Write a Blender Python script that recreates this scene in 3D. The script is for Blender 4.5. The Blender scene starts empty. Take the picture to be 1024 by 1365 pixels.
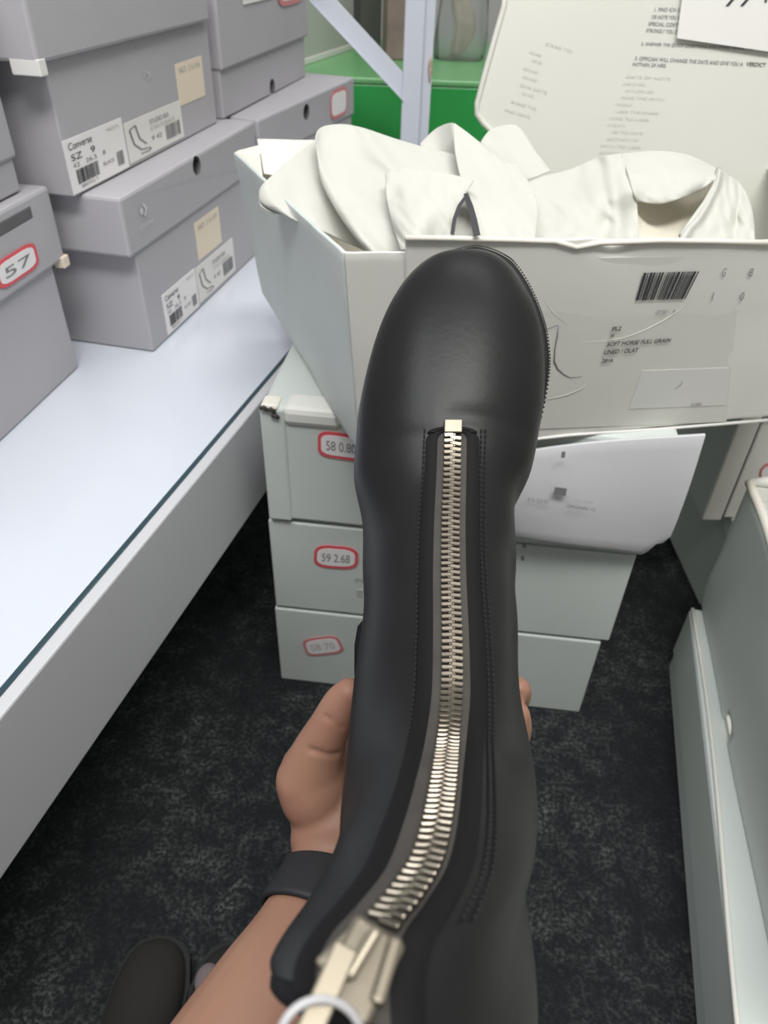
import bpy, bmesh, math, random
import numpy as np
from mathutils import Matrix, Vector, noise

sc = bpy.context.scene
col = sc.collection
random.seed(4)

# ------------------------------------------------------------------ camera
FPX, CX, CY, CAM_H = 990.0, 512.0, 682.5, 0.80
nad = np.array([470 - CX, 1900 - CY, FPX]); nad /= np.linalg.norm(nad)
UP = -nad
YV = np.array([0, 0, 1.0]) - UP[2] * UP; YV /= np.linalg.norm(YV)
XV = np.cross(YV, UP)
RM = np.stack([XV, YV, UP])            # camera axes (right, down, forward) -> world
CAM = np.array([0.0, 0.0, CAM_H])
cd = bpy.data.cameras.new('camera')
cam = bpy.data.objects.new('camera', cd); col.objects.link(cam)
cd.sensor_fit = 'VERTICAL'; cd.sensor_height = 36.0; cd.sensor_width = 27.0
cd.lens = FPX / 1365 * 36.0
cd.clip_start = 0.01
m3 = Matrix([[RM[i][0], -RM[i][1], -RM[i][2]] for i in range(3)])
cam.matrix_world = Matrix.Translation(CAM) @ m3.to_4x4()
cd.dof.use_dof = True; cd.dof.focus_distance = 0.41; cd.dof.aperture_fstop = 13.0
sc.camera = cam

# ------------------------------------------------------------------ world, lights, exposure
w = bpy.data.worlds.new('room_light'); sc.world = w; w.use_nodes = True
w.node_tree.nodes['Background'].inputs[0].default_value = (0.97, 0.985, 1.0, 1)
w.node_tree.nodes['Background'].inputs[1].default_value = 0.33
def area(name, loc, target, sx, sy, power, color):
    l = bpy.data.lights.new(name, 'AREA'); l.shape = 'RECTANGLE'; l.size = sx; l.size_y = sy
    l.energy = power; l.color = color
    o = bpy.data.objects.new(name, l); col.objects.link(o); o.location = loc
    o.rotation_euler = (Vector(target) - Vector(loc)).to_track_quat('-Z', 'Y').to_euler()
    return o
area('ceiling_light', (0.45, 1.5, 2.5), (0.1, 1.0, 0.4), 1.2, 0.35, 5.5, (1.0, 0.985, 0.96))
area('ceiling_light', (0.30, -0.35, 2.5), (0.0, 0.7, 0.4), 1.2, 0.4, 29, (1.0, 0.985, 0.96))
area('ceiling_light', (-0.75, -0.15, 2.5), (-0.1, 0.7, 0.3), 0.9, 0.35, 12, (0.97, 0.985, 1.0))  # unseen light added to brighten the left stack and shelf
vs = sc.view_settings
vs.view_transform = 'Standard'; vs.look = 'None'; vs.gamma = 1.0; vs.use_curve_mapping = False
vs.exposure = 0.55

# ------------------------------------------------------------------ helpers
def ray(x, y): return RM @ np.array([x - CX, y - CY, FPX])
def W(x, y, d): return CAM + ray(x, y) / FPX * d                 # picture direction at a depth -> world point
def Zp(x, y, z): r = ray(x, y); return CAM + r * ((z - CAM_H) / r[2])
def Yp(x, y, Y): r = ray(x, y); return CAM + r * (Y / r[1])
def Pp(x, y, p, n): r = ray(x, y); n = np.asarray(n, float); return CAM + r * (n.dot(np.asarray(p) - CAM) / n.dot(r))
def Cc(x, y, d): return CAM + RM @ np.array([x, y, d])            # metric camera axes -> world
def unit(v): v = np.asarray(v, float); return v / np.linalg.norm(v)
VIEW = RM[:, 2]

def mat(name, color, rough=0.6, metal=0.0, spec=0.5, noise_amt=0.0, noise_scale=20, bump=0.0, bump_scale=200, sss=0.0, coat=0.0, trans=0.0, color2=None):
    m = bpy.data.materials.new(name); m.use_nodes = True
    nt = m.node_tree; b = nt.nodes['Principled BSDF']
    b.inputs['Base Color'].default_value = (*color, 1); b.inputs['Roughness'].default_value = rough
    b.inputs['Metallic'].default_value = metal; b.inputs['Specular IOR Level'].default_value = spec
    if coat: b.inputs['Coat Weight'].default_value = coat; b.inputs['Coat Roughness'].default_value = 0.12
    if trans: b.inputs['Transmission Weight'].default_value = trans
    if sss:
        b.inputs['Subsurface Weight'].default_value = sss
        b.inputs['Subsurface Radius'].default_value = (0.010, 0.004, 0.002); b.inputs['Subsurface Scale'].default_value = 0.6
    tc = nt.nodes.new('ShaderNodeTexCoord')
    if noise_amt or color2:
        n = nt.nodes.new('ShaderNodeTexNoise'); n.inputs['Scale'].default_value = noise_scale; n.inputs['Detail'].default_value = 5
        nt.links.new(tc.outputs['Object'], n.inputs['Vector'])
        r = nt.nodes.new('ShaderNodeValToRGB')
        r.color_ramp.elements[0].position = 0.3; r.color_ramp.elements[1].position = 0.7
        c2 = color2 or tuple(c * (1 - noise_amt) for c in color)
        r.color_ramp.elements[0].color = (*c2, 1); r.color_ramp.elements[1].color = (*color, 1)
        nt.links.new(n.outputs['Fac'], r.inputs['Fac']); nt.links.new(r.outputs['Color'], b.inputs['Base Color'])
    if bump:
        n2 = nt.nodes.new('ShaderNodeTexNoise'); n2.inputs['Scale'].default_value = bump_scale; n2.inputs['Detail'].default_value = 4
        nt.links.new(tc.outputs['Object'], n2.inputs['Vector'])
        bp = nt.nodes.new('ShaderNodeBump'); bp.inputs['Strength'].default_value = bump; bp.inputs['Distance'].default_value = 0.002
        nt.links.new(n2.outputs['Fac'], bp.inputs['Height']); nt.links.new(bp.outputs['Normal'], b.inputs['Normal'])
    return m

M = {}
M['grey_card'] = mat('grey_card', (0.43, 0.42, 0.445), 0.62, noise_amt=0.05, noise_scale=9, bump=0.05, bump_scale=150)
M['grey_dark'] = mat('grey_card_shade', (0.12, 0.115, 0.12), 0.8)  # dark colour stands in for the shade inside the finger holes
M['white_card'] = mat('white_card', (0.74, 0.735, 0.69), 0.55, noise_amt=0.07, noise_scale=7, bump=0.06, bump_scale=90)
M['white_card_b'] = mat('white_card_greenish', (0.595, 0.64, 0.612), 0.55, noise_amt=0.06, noise_scale=7, bump=0.06, bump_scale=90)
M['lilac_card'] = mat('lilac_white_card', (0.64, 0.64, 0.66), 0.6, noise_amt=0.05, noise_scale=9, bump=0.08, bump_scale=60)
M['cream_card'] = mat('cream_card', (0.78, 0.74, 0.66), 0.7, noise_amt=0.05, noise_scale=10)
M['kraft'] = mat('raw_card_edge', (0.42, 0.33, 0.22), 0.9, noise_amt=0.4, noise_scale=90)
M['lid_card'] = mat('lid_card', (0.68, 0.68, 0.625), 0.6, noise_amt=0.04, noise_scale=6)
M['paper'] = mat('paper', (0.74, 0.73, 0.70), 0.7)
M['label_white'] = mat('label_white', (0.82, 0.80, 0.80), 0.55)
M['label_cream'] = mat('label_cream', (0.78, 0.68, 0.54), 0.6)
M['label_faint'] = mat('label_faint', (0.66, 0.655, 0.605), 0.42)
M['label_thin'] = mat('label_thin', (0.67, 0.67, 0.645), 0.4)
M['red'] = mat('red_print', (0.70, 0.10, 0.12), 0.5)
M['red_soft'] = mat('red_print_soft', (0.62, 0.22, 0.23), 0.5)
M['ink'] = mat('ink', (0.03, 0.03, 0.035), 0.6)
M['ink_soft'] = mat('ink_soft', (0.22, 0.22, 0.23), 0.6)
M['ink_pale'] = mat('ink_pale', (0.46, 0.46, 0.44), 0.6)
M['emblem'] = mat('emblem_print', (0.62, 0.60, 0.62), 0.5)
M['cloth'] = mat('cloth', (0.56, 0.557, 0.51), 0.85, noise_amt=0.03, noise_scale=12, bump=0.10, bump_scale=700)
M['cloth_inside'] = mat('cloth_inside_shade', (0.72, 0.68, 0.57), 0.9)  # beige tint stands in for the shading inside the bag mouth
M['leather'] = mat('black_leather', (0.0115, 0.0117, 0.0122), 0.40, spec=0.24, noise_amt=0.15, noise_scale=30, bump=0.05, bump_scale=260)
M['leather_edge'] = mat('black_leather_edge', (0.008, 0.008, 0.009), 0.7, spec=0.15, bump=0.08, bump_scale=500)
M['lining'] = mat('brown_lining', (0.05, 0.04, 0.035), 0.8)
M['sole'] = mat('black_sole', (0.010, 0.010, 0.010), 0.6, bump=0.2, bump_scale=600)
M['tape'] = mat('zip_tape', (0.060, 0.054, 0.048), 0.85, noise_amt=0.25, noise_scale=60, bump=0.3, bump_scale=1500)
M['metal'] = mat('zip_metal', (0.29, 0.258, 0.21), 0.34, metal=1.0, noise_amt=0.15, noise_scale=300)
M['metal_worn'] = mat('zip_metal_worn', (0.23, 0.205, 0.16), 0.45, metal=0.85, noise_amt=0.12, noise_scale=120)
M['metal_pale'] = mat('zip_metal_pale', (0.27, 0.24, 0.185), 0.45, metal=0.85)
M['cord'] = mat('white_cord', (0.48, 0.48, 0.49), 0.5)
M['thread'] = mat('black_thread', (0.007, 0.007, 0.008), 0.8)
M['skin'] = mat('skin', (0.345, 0.198, 0.130), 0.5, spec=0.35, sss=0.25, color2=(0.32, 0.160, 0.115), noise_scale=16, bump=0.05, bump_scale=350)
M['band'] = mat('black_band', (0.016, 0.017, 0.020), 0.6, bump=0.06, bump_scale=900)
M['shelf'] = mat('white_enamel', (0.60, 0.61, 0.66), 0.35, coat=0.3)
M['shelf_rail'] = mat('grey_white_enamel', (0.54, 0.545, 0.57), 0.4)
M['glass_sheet'] = mat('glass_sheet', (0.60, 0.635, 0.70), 0.12, spec=0.5)
M['glass_edge'] = mat('glass_edge', (0.03, 0.06, 0.075), 0.2)
M['rack'] = mat('rack_enamel', (0.58, 0.61, 0.68), 0.4)
M['rust'] = mat('rusty_scrape', (0.66, 0.52, 0.42), 0.8, noise_amt=0.5, noise_scale=90)
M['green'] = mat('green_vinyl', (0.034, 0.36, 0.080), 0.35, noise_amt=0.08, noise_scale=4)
M['wall'] = mat('wall_paint', (0.46, 0.46, 0.44), 0.85)
M['panel'] = mat('grey_panel', (0.50, 0.51, 0.475), 0.5)
M['dark_box'] = mat('dark_grey_box', (0.075, 0.078, 0.068), 0.7)
M['pink_box'] = mat('pinkish_brown_card', (0.30, 0.22, 0.20), 0.8, noise_amt=0.3, noise_scale=20)
M['plastic'] = mat('clear_plastic', (0.92, 0.92, 0.93), 0.22, trans=0.92)
M['beige'] = mat('beige_fabric', (0.72, 0.62, 0.50), 0.9, noise_amt=0.3, noise_scale=40)
M['shoe_dark'] = mat('dark_canvas', (0.018, 0.0165, 0.0155), 0.9, bump=0.2, bump_scale=900)
M['shoe_sole'] = mat('dark_rubber', (0.010, 0.010, 0.011), 0.7)
M['shoe_lace'] = mat('greyish_lace', (0.16, 0.13, 0.135), 0.8)

def carpet_mat():
    m = bpy.data.materials.new('carpet'); m.use_nodes = True; nt = m.node_tree; b = nt.nodes['Principled BSDF']
    b.inputs['Roughness'].default_value = 0.95; b.inputs['Specular IOR Level'].default_value = 0.1
    tc = nt.nodes.new('ShaderNodeTexCoord')
    def N(scale, detail, rough=0.6):
        n = nt.nodes.new('ShaderNodeTexNoise'); n.inputs['Scale'].default_value = scale; n.inputs['Detail'].default_value = detail
        n.inputs['Roughness'].default_value = rough; nt.links.new(tc.outputs['Object'], n.inputs['Vector']); return n
    big, mid, fine = N(7, 4), N(38, 4, 0.7), N(210, 3, 0.7)
    def ramp(src, a, bb, ca, cb):
        r = nt.nodes.new('ShaderNodeValToRGB'); r.color_ramp.elements[0].position = a; r.color_ramp.elements[1].position = bb
        r.color_ramp.elements[0].color = (ca, ca, ca, 1); r.color_ramp.elements[1].color = (cb, cb, cb, 1)
        nt.links.new(src.outputs['Fac'], r.inputs['Fac']); return r
    a, c, d = ramp(big, 0.38, 0.66, 0.15, 1), ramp(mid, 0.42, 0.68, 0.12, 1), ramp(fine, 0.45, 0.62, 0.1, 1)
    def mul(x, y):
        n = nt.nodes.new('ShaderNodeMixRGB'); n.blend_type = 'MULTIPLY'; n.inputs['Fac'].default_value = 1
        nt.links.new(x.outputs['Color'], n.inputs[1]); nt.links.new(y.outputs['Color'], n.inputs[2]); return n
    f = mul(mul(a, c), d)
    mx = nt.nodes.new('ShaderNodeMixRGB'); mx.inputs[1].default_value = (0.016, 0.0185, 0.020, 1); mx.inputs[2].default_value = (0.145, 0.150, 0.150, 1)
    nt.links.new(f.outputs['Color'], mx.inputs['Fac']); nt.links.new(mx.outputs['Color'], b.inputs['Base Color'])
    bp = nt.nodes.new('ShaderNodeBump'); bp.inputs['Strength'].default_value = 0.6; bp.inputs['Distance'].default_value = 0.004
    nt.links.new(fine.outputs['Fac'], bp.inputs['Height']); nt.links.new(bp.outputs['Normal'], b.inputs['Normal'])
    return m
M['carpet'] = carpet_mat()

ORIG = {}                                     # object -> world origin of its thing
def thing(name, label, cat, loc, group=None):
    o = bpy.data.objects.new(name, None); col.objects.link(o); o.location = Vector(loc); o.empty_display_size = 0.02
    o['label'] = label; o['category'] = cat
    if group: o['group'] = group
    ORIG[o] = np.array(loc, float); return o
def tag(o, label, cat, group=None):
    o['label'] = label; o['category'] = cat
    if group: o['group'] = group
def mesh_obj(name, verts, faces, m, parent=None, smooth=False, loc=None):
    """one mesh object; verts are world coordinates, stored relative to the thing's base"""
    org = ORIG[parent] if parent is not None else (np.array(loc, float) if loc is not None else np.mean(np.array(verts, float), axis=0))
    me = bpy.data.meshes.new(name)
    me.from_pydata([tuple(np.asarray(v, float) - org) for v in verts], [], [tuple(f) for f in faces])
    me.materials.append(m)
    bmx = bmesh.new(); bmx.from_mesh(me); bmesh.ops.recalc_face_normals(bmx, faces=bmx.faces); bmx.to_mesh(me); bmx.free()
    if smooth: me.polygons.foreach_set('use_smooth', [True] * len(me.polygons))
    o = bpy.data.objects.new(name, me); col.objects.link(o)
    if parent is not None: o.parent = parent
    else: o.location = Vector(org)
    ORIG[o] = org; return o

def bake(o, *mods):
    """apply modifiers (type, dict) without bpy.ops"""
    for t, kw in mods:
        md = o.modifiers.new(t, t)
        for k, v in kw.items(): setattr(md, k, v)
    dg = bpy.context.evaluated_depsgraph_get(); dg.update()
    me = bpy.data.meshes.new_from_object(o.evaluated_get(dg))
    old = o.data; o.modifiers.clear(); o.data = me; bpy.data.meshes.remove(old); me.name = o.name
    return o

class MB:
    def __init__(s): s.v = []; s.f = []
    def add(s, v, f):
        n = len(s.v); s.v += [np.asarray(p, float) for p in v]; s.f += [tuple(i + n for i in q) for q in f]; return s
    def hexa(s, p): return s.add(p, [(0, 3, 2, 1), (4, 5, 6, 7), (0, 1, 5, 4), (1, 2, 6, 5), (2, 3, 7, 6), (3, 0, 4, 7)])
    def build(s, name, m, parent=None, smooth=False, loc=None): return mesh_obj(name, s.v, s.f, m, parent, smooth, loc)

def bev(o, wd, seg=2):
    me = o.data; b = bmesh.new(); b.from_mesh(me)
    bmesh.ops.bevel(b, geom=list(b.edges), offset=wd, segments=seg, affect='EDGES', profile=0.5, clamp_overlap=True)
    b.to_mesh(me); b.free(); return o

class Frame:                                  # front-left-bottom corner, u along the front, v into depth, z up
    def __init__(s, o, u): s.o = np.array(o, float); s.u = unit([u[0], u[1], 0]); s.v = np.array([-s.u[1], s.u[0], 0]); s.z = np.array([0, 0, 1.0])
    def __call__(s, x, y, z): return s.o + s.u * x + s.v * y + s.z * z
def boxpts(fr, x0, x1, y0, y1, z0, z1): return [fr(x0, y0, z0), fr(x1, y0, z0), fr(x1, y1, z0), fr(x0, y1, z0), fr(x0, y0, z1), fr(x1, y0, z1), fr(x1, y1, z1), fr(x0, y1, z1)]
def box_part(name, fr, ext, m, parent, bw=0.002, jit=0.0):
    p = boxpts(fr, *ext)
    if jit: p = [q + np.array([random.uniform(-jit, jit) for _ in range(3)]) for q in p]
    return bev(MB().hexa(p).build(name, m, parent), bw)

def slab(name, quad, th, n, m, parent, bw=0.0, sub=0):
    """four world corners, thickness th along -n"""
    n = unit(n); q = [np.asarray(p, float) for p in quad]
    o = MB().hexa([p - n * th for p in q] + q).build(name, m, parent)
    return bev(o, bw) if bw else o

def rounded_outline(w, h, r, k=5, cut=False):
    pts = []
    for (cx, cy, a0) in ((w / 2 - r, h / 2 - r, 0), (-w / 2 + r, h / 2 - r, 90), (-w / 2 + r, -h / 2 + r, 180), (w / 2 - r, -h / 2 + r, 270)):
        for i in range(k):
            a = math.radians(a0 + 90 * i / (k - 1)); pts.append((cx + r * math.cos(a), cy + r * math.sin(a)))
    return pts

def plate(name, pts3, n, th, m, parent):
    n = unit(n); k = len(pts3)
    v = [p for p in pts3] + [p + n * th for p in pts3]
    f = [tuple(range(k)), tuple(range(2 * k - 1, k - 1, -1))] + [(i, (i + 1) % k, (i + 1) % k + k, i + k) for i in range(k)]
    return mesh_obj(name, v, f, m, parent)

def bilerp(q, s, t):                            # q: bottom-left, bottom-right, top-right, top-left
    return (q[0] * (1 - s) + q[1] * s) * (1 - t) + (q[3] * (1 - s) + q[2] * s) * t

def text(name, s, q, n, m, parent, off=0.0006, shear=0.0, bold=0.0):
    """writing fitted into the quad q (bottom-left, bottom-right, top-right, top-left) on a plane with normal n"""
    n = unit(n); cu = bpy.data.curves.new(name, 'FONT'); cu.body = s; cu.size = 1.0; cu.shear = shear; cu.offset = bold
    cu.materials.append(m); o = bpy.data.objects.new(name, cu); col.objects.link(o)
    bpy.context.view_layer.update()
    bb = [Vector(c) for c in o.bound_box]; x0, x1 = min(b.x for b in bb), max(b.x for b in bb); y0, y1 = min(b.y for b in bb), max(b.y for b in bb)
    q = [np.asarray(p, float) for p in q]
    wx = ((q[1] - q[0]) + (q[2] - q[3])) / 2 / max(x1 - x0, 1e-4); wy = ((q[3] - q[0]) + (q[2] - q[1])) / 2 / max(y1 - y0, 1e-4)
    o0 = q[0] - wx * x0 - wy * y0 + n * off - ORIG[parent]
    Mx = Matrix(((wx[0], wy[0], n[0], o0[0]), (wx[1], wy[1], n[1], o0[1]), (wx[2], wy[2], n[2], o0[2]), (0, 0, 0, 1)))
    dg = bpy.context.evaluated_depsgraph_get()
    me = bpy.data.meshes.new_from_object(o.evaluated_get(dg)); me.transform(Mx); me.name = name
    bpy.data.objects.remove(o); bpy.data.curves.remove(cu)
    t = bpy.data.objects.new(name, me); col.objects.link(t); t.parent = parent; ORIG[t] = ORIG[parent]
    return t

def barcode(name, q, n, m, parent, bars=26, seed=1, off=0.0006, gaps=()):
    rnd = random.Random(seed); n = unit(n); mb = MB(); x = 0.0; xs = []
    while x < 1:
        wd = rnd.choice([0.6, 1, 1, 1.6, 2.2]) / bars * 0.55; xs.append((x, min(1, x + wd))); x += wd + rnd.choice([0.5, 0.7, 1.1]) / bars * 0.55
    for a, b in xs:
        if any(g0 < (a + b) / 2 < g1 for g0, g1 in gaps): continue
        p = [bilerp(q, a, 0) + n * off, bilerp(q, b, 0) + n * off, bilerp(q, b, 1) + n * off, bilerp(q, a, 1) + n * off]
        mb.add(p, [(0, 1, 2, 3)])
    return mb.build(name, m, parent)

def tube(pts, rad, seg=10, closed=False):
    pts = [np.asarray(p, float) for p in pts]; n = len(pts); v = []; f = []
    rad = rad if hasattr(rad, '__len__') else [rad] * n
    ref = np.array([0.3, 0.2, 0.93])
    for i in range(n):
        t = unit(pts[(i + 1) % n] - pts[i - 1]) if closed else unit(pts[min(i + 1, n - 1)] - pts[max(i - 1, 0)])
        a = unit(np.cross(t, ref)); b = np.cross(t, a)
        v += [pts[i] + rad[i] * (math.cos(2 * math.pi * k / seg) * a + math.sin(2 * math.pi * k / seg) * b) for k in range(seg)]
    for i in range(n if closed else n - 1):
        j = (i + 1) % n
        f += [(i * seg + k, i * seg + (k + 1) % seg, j * seg + (k + 1) % seg, j * seg + k) for k in range(seg)]
    if not closed: f += [tuple(range(seg)), tuple(range((n - 1) * seg, n * seg))]
    return v, f

def crom(P, t):                                # Catmull-Rom through rows of P at parameters t in 0..len-1
    P = np.asarray(P, float); n = len(P); out = []
    for x in np.atleast_1d(t):
        i = int(min(max(math.floor(x), 0), n - 2)); s = x - i
        p0, p1, p2, p3 = P[max(i - 1, 0)], P[i], P[i + 1], P[min(i + 2, n - 1)]
        out.append(0.5 * ((2 * p1) + (-p0 + p2) * s + (2 * p0 - 5 * p1 + 4 * p2 - p3) * s * s + (-p0 + 3 * p1 - 3 * p2 + p3) * s ** 3))
    return np.array(out)

# ------------------------------------------------------------------ the setting
def struct(o): o['kind'] = 'structure'; return o
struct(mesh_obj('floor', [(-3, -1.5, 0), (3, -1.5, 0), (3, 3.2, 0), (-3, 3.2, 0), (-3, -1.5, -0.05), (3, -1.5, -0.05), (3, 3.2, -0.05), (-3, 3.2, -0.05)],
       [(0, 1, 2, 3), (4, 5, 6, 7), (0, 1, 5, 4), (1, 2, 6, 5), (2, 3, 7, 6), (3, 0, 4, 7)], M['carpet'], loc=(0, 0, 0)))
fr = Frame((-3, 2.9, 0), (1, 0))
struct(MB().hexa(boxpts(fr, 0, 6, 0, 0.08, 0, 2.7)).build('wall_back', M['wall'], loc=(0, 2.9, 0)))
struct(MB().hexa(boxpts(Frame((1.05, -1.1, 0), (1, 0)), 0, 0.08, 0, 4.0, 0, 2.7)).build('wall_right', M['wall'], loc=(1.05, 0.9, 0)))
struct(MB().hexa(boxpts(Frame((-3.0, -1.2, 0), (1, 0)), 0, 4.05, 0, 0.08, 0, 2.7)).build('wall_front', M['wall'], loc=(-1.0, -1.15, 0)))

# ------------------------------------------------------------------ display shelf on the left
SU = unit([0.2572, 0.9664, 0]); S0 = Zp(0, 945, 0.37)
sf = Frame((S0 - SU * 0.75) * [1, 1, 0], SU)                 # runs away from the camera; v points left
sh = thing('display_shelf', 'white enamel display shelf with glass top running back along the left', 'shelf', sf(0.6, 0.25, 0))
SL = 2.0
box_part('shelf_board', sf, (0, SL, 0.006, 0.55, 0.335, 0.3645), M['shelf'], sh, 0.002)
g = box_part('glass_top', sf, (0, SL, 0.0115, 0.55, 0.3645, 0.370), M['glass_sheet'], sh, 0.0006)
box_part('glass_edge_strip', sf, (0, SL, 0.0065, 0.0115, 0.3640, 0.3704), M['glass_edge'], sh, 0.0004)
box_part('front_rail', sf, (0, SL, -0.006, 0.006, 0.250, 0.3715), M['shelf_rail'], sh, 0.002)
box_part('end_panel', sf, (SL - 0.02, SL, 0.006, 0.55, 0.0, 0.335), M['shelf_rail'], sh, 0.002)
for x in (0.02, SL - 0.06):
    box_part('leg', sf, (x, x + 0.04, 0.48, 0.52, 0.0, 0.335), M['shelf_rail'], sh, 0.002)

# ------------------------------------------------------------------ grey shoe boxes
def cut(o, pts_fn, m_in):
    """boolean a round hole: pts_fn -> (center, axis, radius, depth)"""
    c, ax, r, dpt = pts_fn; ax = unit(ax)
    a = unit(np.cross(ax, [0, 0, 1])); b = np.cross(ax, a); k = 20; v = []
    for s in (0.006, -dpt):
        v += [c + ax * s + r * (math.cos(2 * math.pi * i / k) * a + math.sin(2 * math.pi * i / k) * b) for i in range(k)]
    f = [tuple(range(k)), tuple(range(2 * k - 1, k - 1, -1))] + [(i, (i + 1) % k, (i + 1) % k + k, i + k) for i in range(k)]
    o.data.materials.append(m_in)
    c_o = mesh_obj('cutter', v, f, m_in)
    bpy.context.view_layer.update()
    bake(o, ('BOOLEAN', dict(object=c_o, operation='DIFFERENCE', solver='EXACT', material_mode='TRANSFER')))
    d = c_o.data; bpy.data.objects.remove(c_o); bpy.data.meshes.remove(d)

def shoe_box(fr, L, D, H, lid_h, label, group, m, name='shoe_box', over=0.004, ldx=(0, 0), lid_m=None, jit=0.001):
    r = thing(name, label, 'box', fr(L / 2, D / 2, 0), group)
    box_part('box_body', fr, (0, L, 0, D, 0.0005, H - 0.004), m, r, 0.002)
    lid = None
    if lid_h: lid = box_part('lid', fr, (-over + ldx[0], L + over + ldx[1], -over, D + over, H - lid_h, H), lid_m or m, r, 0.0035, jit)
    return r, lid
def front_quad(fr, x0, x1, z0, z1, off=0.0): return [fr(x0, -off, z0), fr(x1, -off, z0), fr(x1, -off, z1), fr(x0, -off, z1)]
def sticker(name, quad, n, m, parent, th=0.0006):
    return slab(name, [p + unit(n) * th for p in quad], th * 1.5, n, m, parent)
def subq(q, s0, s1, t0, t1): return [bilerp(q, s0, t0), bilerp(q, s1, t0), bilerp(q, s1, t1), bilerp(q, s0, t1)]
GG = 'grey shoe boxes on the white shelf'
OFF = 0.0042

def label_white(fr, root, q, seed):
    n = -fr.v; s = sticker('size_label', q, n, M['label_white'], root); O = 0.0011
    text('label_print', 'Converse', subq(q, 0.06, 0.44, 0.80, 0.93), n, M['ink'], s, O)
    text('label_print', 'SZ   9', subq(q, 0.07, 0.46, 0.60, 0.72), n, M['ink'], s, O)
    text('label_print', '42   26.5   8', subq(q, 0.07, 0.62, 0.47, 0.55), n, M['ink_soft'], s, O)
    text('label_print', 'MADE IN', subq(q, 0.70, 0.92, 0.86, 0.92), n, M['ink_pale'], s, O)
    barcode('barcode', subq(q, 0.10, 0.46, 0.15, 0.42), n, M['ink'], s, 22, seed, O)
    text('label_print', '886952 7', subq(q, 0.14, 0.42, 0.06, 0.12), n, M['ink_soft'], s, O)
    text('label_print', 'BLACK', subq(q, 0.55, 0.75, 0.26, 0.33), n, M['ink_soft'], s, O)
    barcode('barcode', subq(q, 0.80, 0.93, 0.12, 0.40), n, M['ink_soft'], s, 12, seed + 1, O)
def label_shoe(fr, root, q, seed):
    n = -fr.v; s = sticker('picture_label', q, n, M['paper'], root); O = 0.0011
    mb = MB()                                   # little outline drawing of a high-heeled shoe
    for pts in ([(0.06, 0.80), (0.10, 0.42), (0.20, 0.22), (0.36, 0.16), (0.34, 0.10), (0.18, 0.12)], [(0.06, 0.80), (0.16, 0.86), (0.20, 0.50), (0.30, 0.30)]):
        for a, b in zip(pts, pts[1:]):
            d = np.array(b) - np.array(a); nn = np.array([-d[1], d[0]]) / np.linalg.norm(d) * 0.012
            mb.add([bilerp(q, *(np.array(a) - nn)) + n * O, bilerp(q, *(np.array(b) - nn)) + n * O, bilerp(q, *(np.array(b) + nn)) + n * O, bilerp(q, *(np.array(a) + nn)) + n * O], [(0, 1, 2, 3)])
    mb.build('shoe_drawing', M['ink_soft'], s)
    text('label_print', 'STUDIO BLK', subq(q, 0.40, 0.76, 0.72, 0.84), n, M['ink_soft'], s, O)
    text('label_print', 'CTAS HI BLACK', subq(q, 0.40, 0.86, 0.56, 0.66), n, M['ink_pale'], s, O)
    text('label_print', '9 42', subq(q, 0.40, 0.58, 0.30, 0.42), n, M['ink_soft'], s, O)
    barcode('barcode', subq(q, 0.66, 0.94, 0.14, 0.52), n, M['ink_soft'], s, 16, seed, O)
def label_cream(fr, root, q):
    n = -fr.v; s = sticker('cream_label', q, n, M['label_cream'], root)
    text('label_print', 'NO. 2 6 4 8', subq(q, 0.12, 0.88, 0.76, 0.90), n, M['ink_pale'], s, 0.0011)
def price_sticker(root, q, n, red=None, txt='59 280', m_txt=None, cut_r=0.24):
    """white sticker with a red rounded border, fitted in a quad"""
    n = unit(n); c = bilerp(q, .5, .5)
    def ring(shr):
        return [bilerp(q, 0.5 + x * (1 - shr), 0.5 + y * (1 - shr * 1.7)) for x, y in rounded_outline(1, 1, cut_r, 4)]
    s = plate('price_sticker', [p + n * 0.0002 for p in ring(0)], n, 0.0008, red or M['red'], root)
    plate('sticker_face', [p + n * 0.0004 for p in ring(0.14)], n, 0.0009, M['label_white'], s)
    if txt: text('handwritten_price', txt, subq(q, 0.18, 0.82, 0.30, 0.66), n, m_txt or M['ink_soft'], s, 0.0016)
    return s

fB = Frame((-0.2888, 0.8233, 0.3704), (0.2109, 0.9775))
bB, lB = shoe_box(fB, 0.365, 0.21, 0.186, 0.064, 'grey lidded shoe box standing on the shelf under the box with two white labels', GG, M['grey_card'], ldx=(-0.012, 0.0))
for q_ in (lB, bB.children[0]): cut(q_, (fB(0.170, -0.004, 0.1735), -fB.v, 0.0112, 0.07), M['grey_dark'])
label_white(fB, bB, front_quad(fB, 0.040, 0.134, 0.004, 0.056, 0), 11)
label_shoe(fB, bB, front_quad(fB, 0.137, 0.262, 0.006, 0.054, 0), 12)
label_cream(fB, bB, front_quad(fB, 0.150, 0.226, 0.060, 0.108, 0))
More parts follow.
